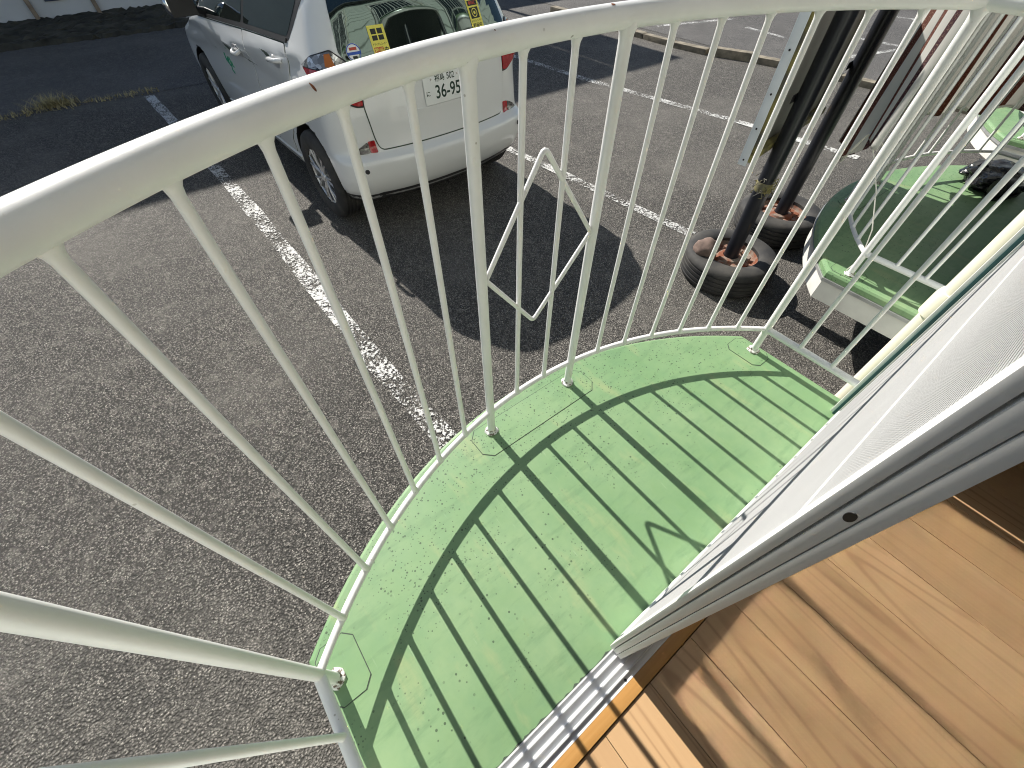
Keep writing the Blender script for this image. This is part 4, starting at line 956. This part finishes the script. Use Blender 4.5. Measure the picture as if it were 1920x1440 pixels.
me = bpy.data.meshes.new('shade_cloth'); bm.to_mesh(me); bm.free(); me.materials.append(MATS['striped_cloth'])
sh = empty('shade_cloth', (3.2, 0.7, 0.4)); tag(sh, 'brown and white striped shade cloth hanging in front of the next balcony', 'shade cloth')
o = mesh_obj('cloth', me, sh); o.location = (-3.2, -0.7, -0.4); so = o.modifiers.new('thick', 'SOLIDIFY'); so.thickness = 0.0012
mb = MB(); mb.tube([(*cpath(i / 60), zbots[int(i / 60 * NU)] + 0.012) for i in range(61)], 0.006, 6); hm = mb.build('hem', 'black_plastic' if False else 'cord_white', sh); hm.location = (-3.2, -0.7, -0.4)
mb = MB(); mb.tube([(*cpath(i / 60), 1.285) for i in range(61)], 0.009, 8); hb_ = mb.build('hanging_bar', 'rail_paint', sh); hb_.location = (-3.2, -0.7, -0.4)
mb = MB(); mb.tube([(2.51, 0.62, 1.285), (2.375, 0.33, 1.10)], 0.007, 8); mb.tube([(4.2, 0.42, 1.285), (4.19, 0.33, 1.10)], 0.007, 8); mb.tube([(3.15, 0.82, 1.285), (3.16, 0.69, 1.10)], 0.007, 8); hb_ = mb.build('bracket', 'rail_paint', sh); hb_.location = (-3.2, -0.7, -0.4)
mb = MB(); mb.tube([(2.46, 0.575, 0.50), (2.42, 0.45, 0.36), (2.385, 0.36, 0.22), (2.385, 0.335, 0.13)], 0.0028, 6); mb.tube([(2.385, 0.335, 0.13), (2.40, 0.33, 0.06), (2.395, 0.345, 0.005)], 0.0025, 6); cd = mb.build('cord', 'cord_white', sh); cd.location = (-3.2, -0.7, -0.4)

# ------------------------------------------------------------------ things on the next balcony
def shoe(loc, rz, label):
    mb = MB()
    def fn(a, b):
        t = a; ph = 2 * PI * b; L_ = 0.28
        wd = 0.036 + 0.016 * math.sin(min(1, t * 1.25) * PI * 0.9) ; ht = 0.075 * (1 - t) ** 0.7 + 0.032 + 0.01 * math.sin(t * PI)
        e = 1.0 if 0.04 < t < 0.93 else math.sqrt(max(0.0, 1 - ((t - 0.5) / 0.5) ** 8))
        return Vector((wd * e * math.cos(ph), t * L_, 0.012 + ht * 0.5 * e + ht * 0.5 * e * math.sin(ph)))
    root = empty('shoe', loc, rz); tag(root, label, 'shoe', 'black shoes on the next balcony')
    mb.grid(fn, 16, 18); mb.build('upper', 'black_rubber', root, 50)
    mb = MB(); out = [(0.046 * math.sin(PI * min(1, max(0, t))) ** 0.35 * s, t * 0.29 - 0.005) for s, r_ in ((1, range(0, 21)), (-1, range(20, -1, -1))) for t in [i / 20 for i in r_]]
    ded = [];  [ded.append(p) for p in out if not ded or (abs(p[0] - ded[-1][0]) + abs(p[1] - ded[-1][1])) > 1e-4]
    mb.prism(ded[:-1], 0.0, 0.016); mb.build('sole', 'black_plastic', root)
shoe((3.78, 0.17, 0.001), -1.9, 'black shoe lying nearest on the next balcony floor'); shoe((3.93, 0.30, 0.001), -1.4, 'black shoe beside the crumpled bag on the next balcony')
mb = MB(); bmesh.ops.create_icosphere(mb.bm, subdivisions=5, radius=1.0); rr = random.Random(21)
from mathutils import noise as mnoise
for v_ in mb.bm.verts:
    c = v_.co.copy(); n_ = 1 + 0.30 * mnoise.noise(c * 1.9) + 0.12 * abs(mnoise.noise(c * 4.5)) - 0.03 * mnoise.noise(c * 11)
    v_.co = Vector((c.x * 0.17 * n_, c.y * 0.15 * n_, max(-0.95, c.z) * 0.065 * n_))
    if v_.co.z < -0.055: v_.co.z = -0.055
bgo = mb.build('bag', 'black_bag', None, 20); bgo.location = (4.0, 0.22, 0.056); tag(bgo, 'crumpled black plastic bag on the next balcony floor', 'bag')

# ------------------------------------------------------------------ dry grass at the edge of the bays
mb = MB(); rr = random.Random(12)
def blade(x, y, h, lean, a):
    w = 0.006; pts = []
    for i in range(4):
        t = i / 3; pts.append(Vector((x + math.cos(a) * lean * t * t, y + math.sin(a) * lean * t * t, G + h * t)))
    sd = Vector((-math.sin(a), math.cos(a), 0)) * w
    vs = [(mb.bm.verts.new(p + sd * (1 - i / 3.2)), mb.bm.verts.new(p - sd * (1 - i / 3.2))) for i, p in enumerate(pts)]
    for A, B in zip(vs, vs[1:]): mb.bm.faces.new((A[0], A[1], B[1], B[0]))
for i in range(300):
    x = rr.gauss(-0.83, 0.11); y = rr.gauss(7.80, 0.05); blade(x, y, rr.uniform(0.03, 0.13), rr.uniform(0.05, 0.2), rr.uniform(0, 2 * PI))
for i in range(420):
    x = rr.uniform(-1.4, 0.25); y = 7.70 + rr.gauss(0, 0.05); blade(x, y, rr.uniform(0.01, 0.05), rr.uniform(0.02, 0.06), rr.uniform(0, 2 * PI))
tag(mb.build('dry_grass', 'dry_grass', None, 0), 'dry yellow grass tuft growing along the edge of the parking bays', 'grass', kind='stuff')
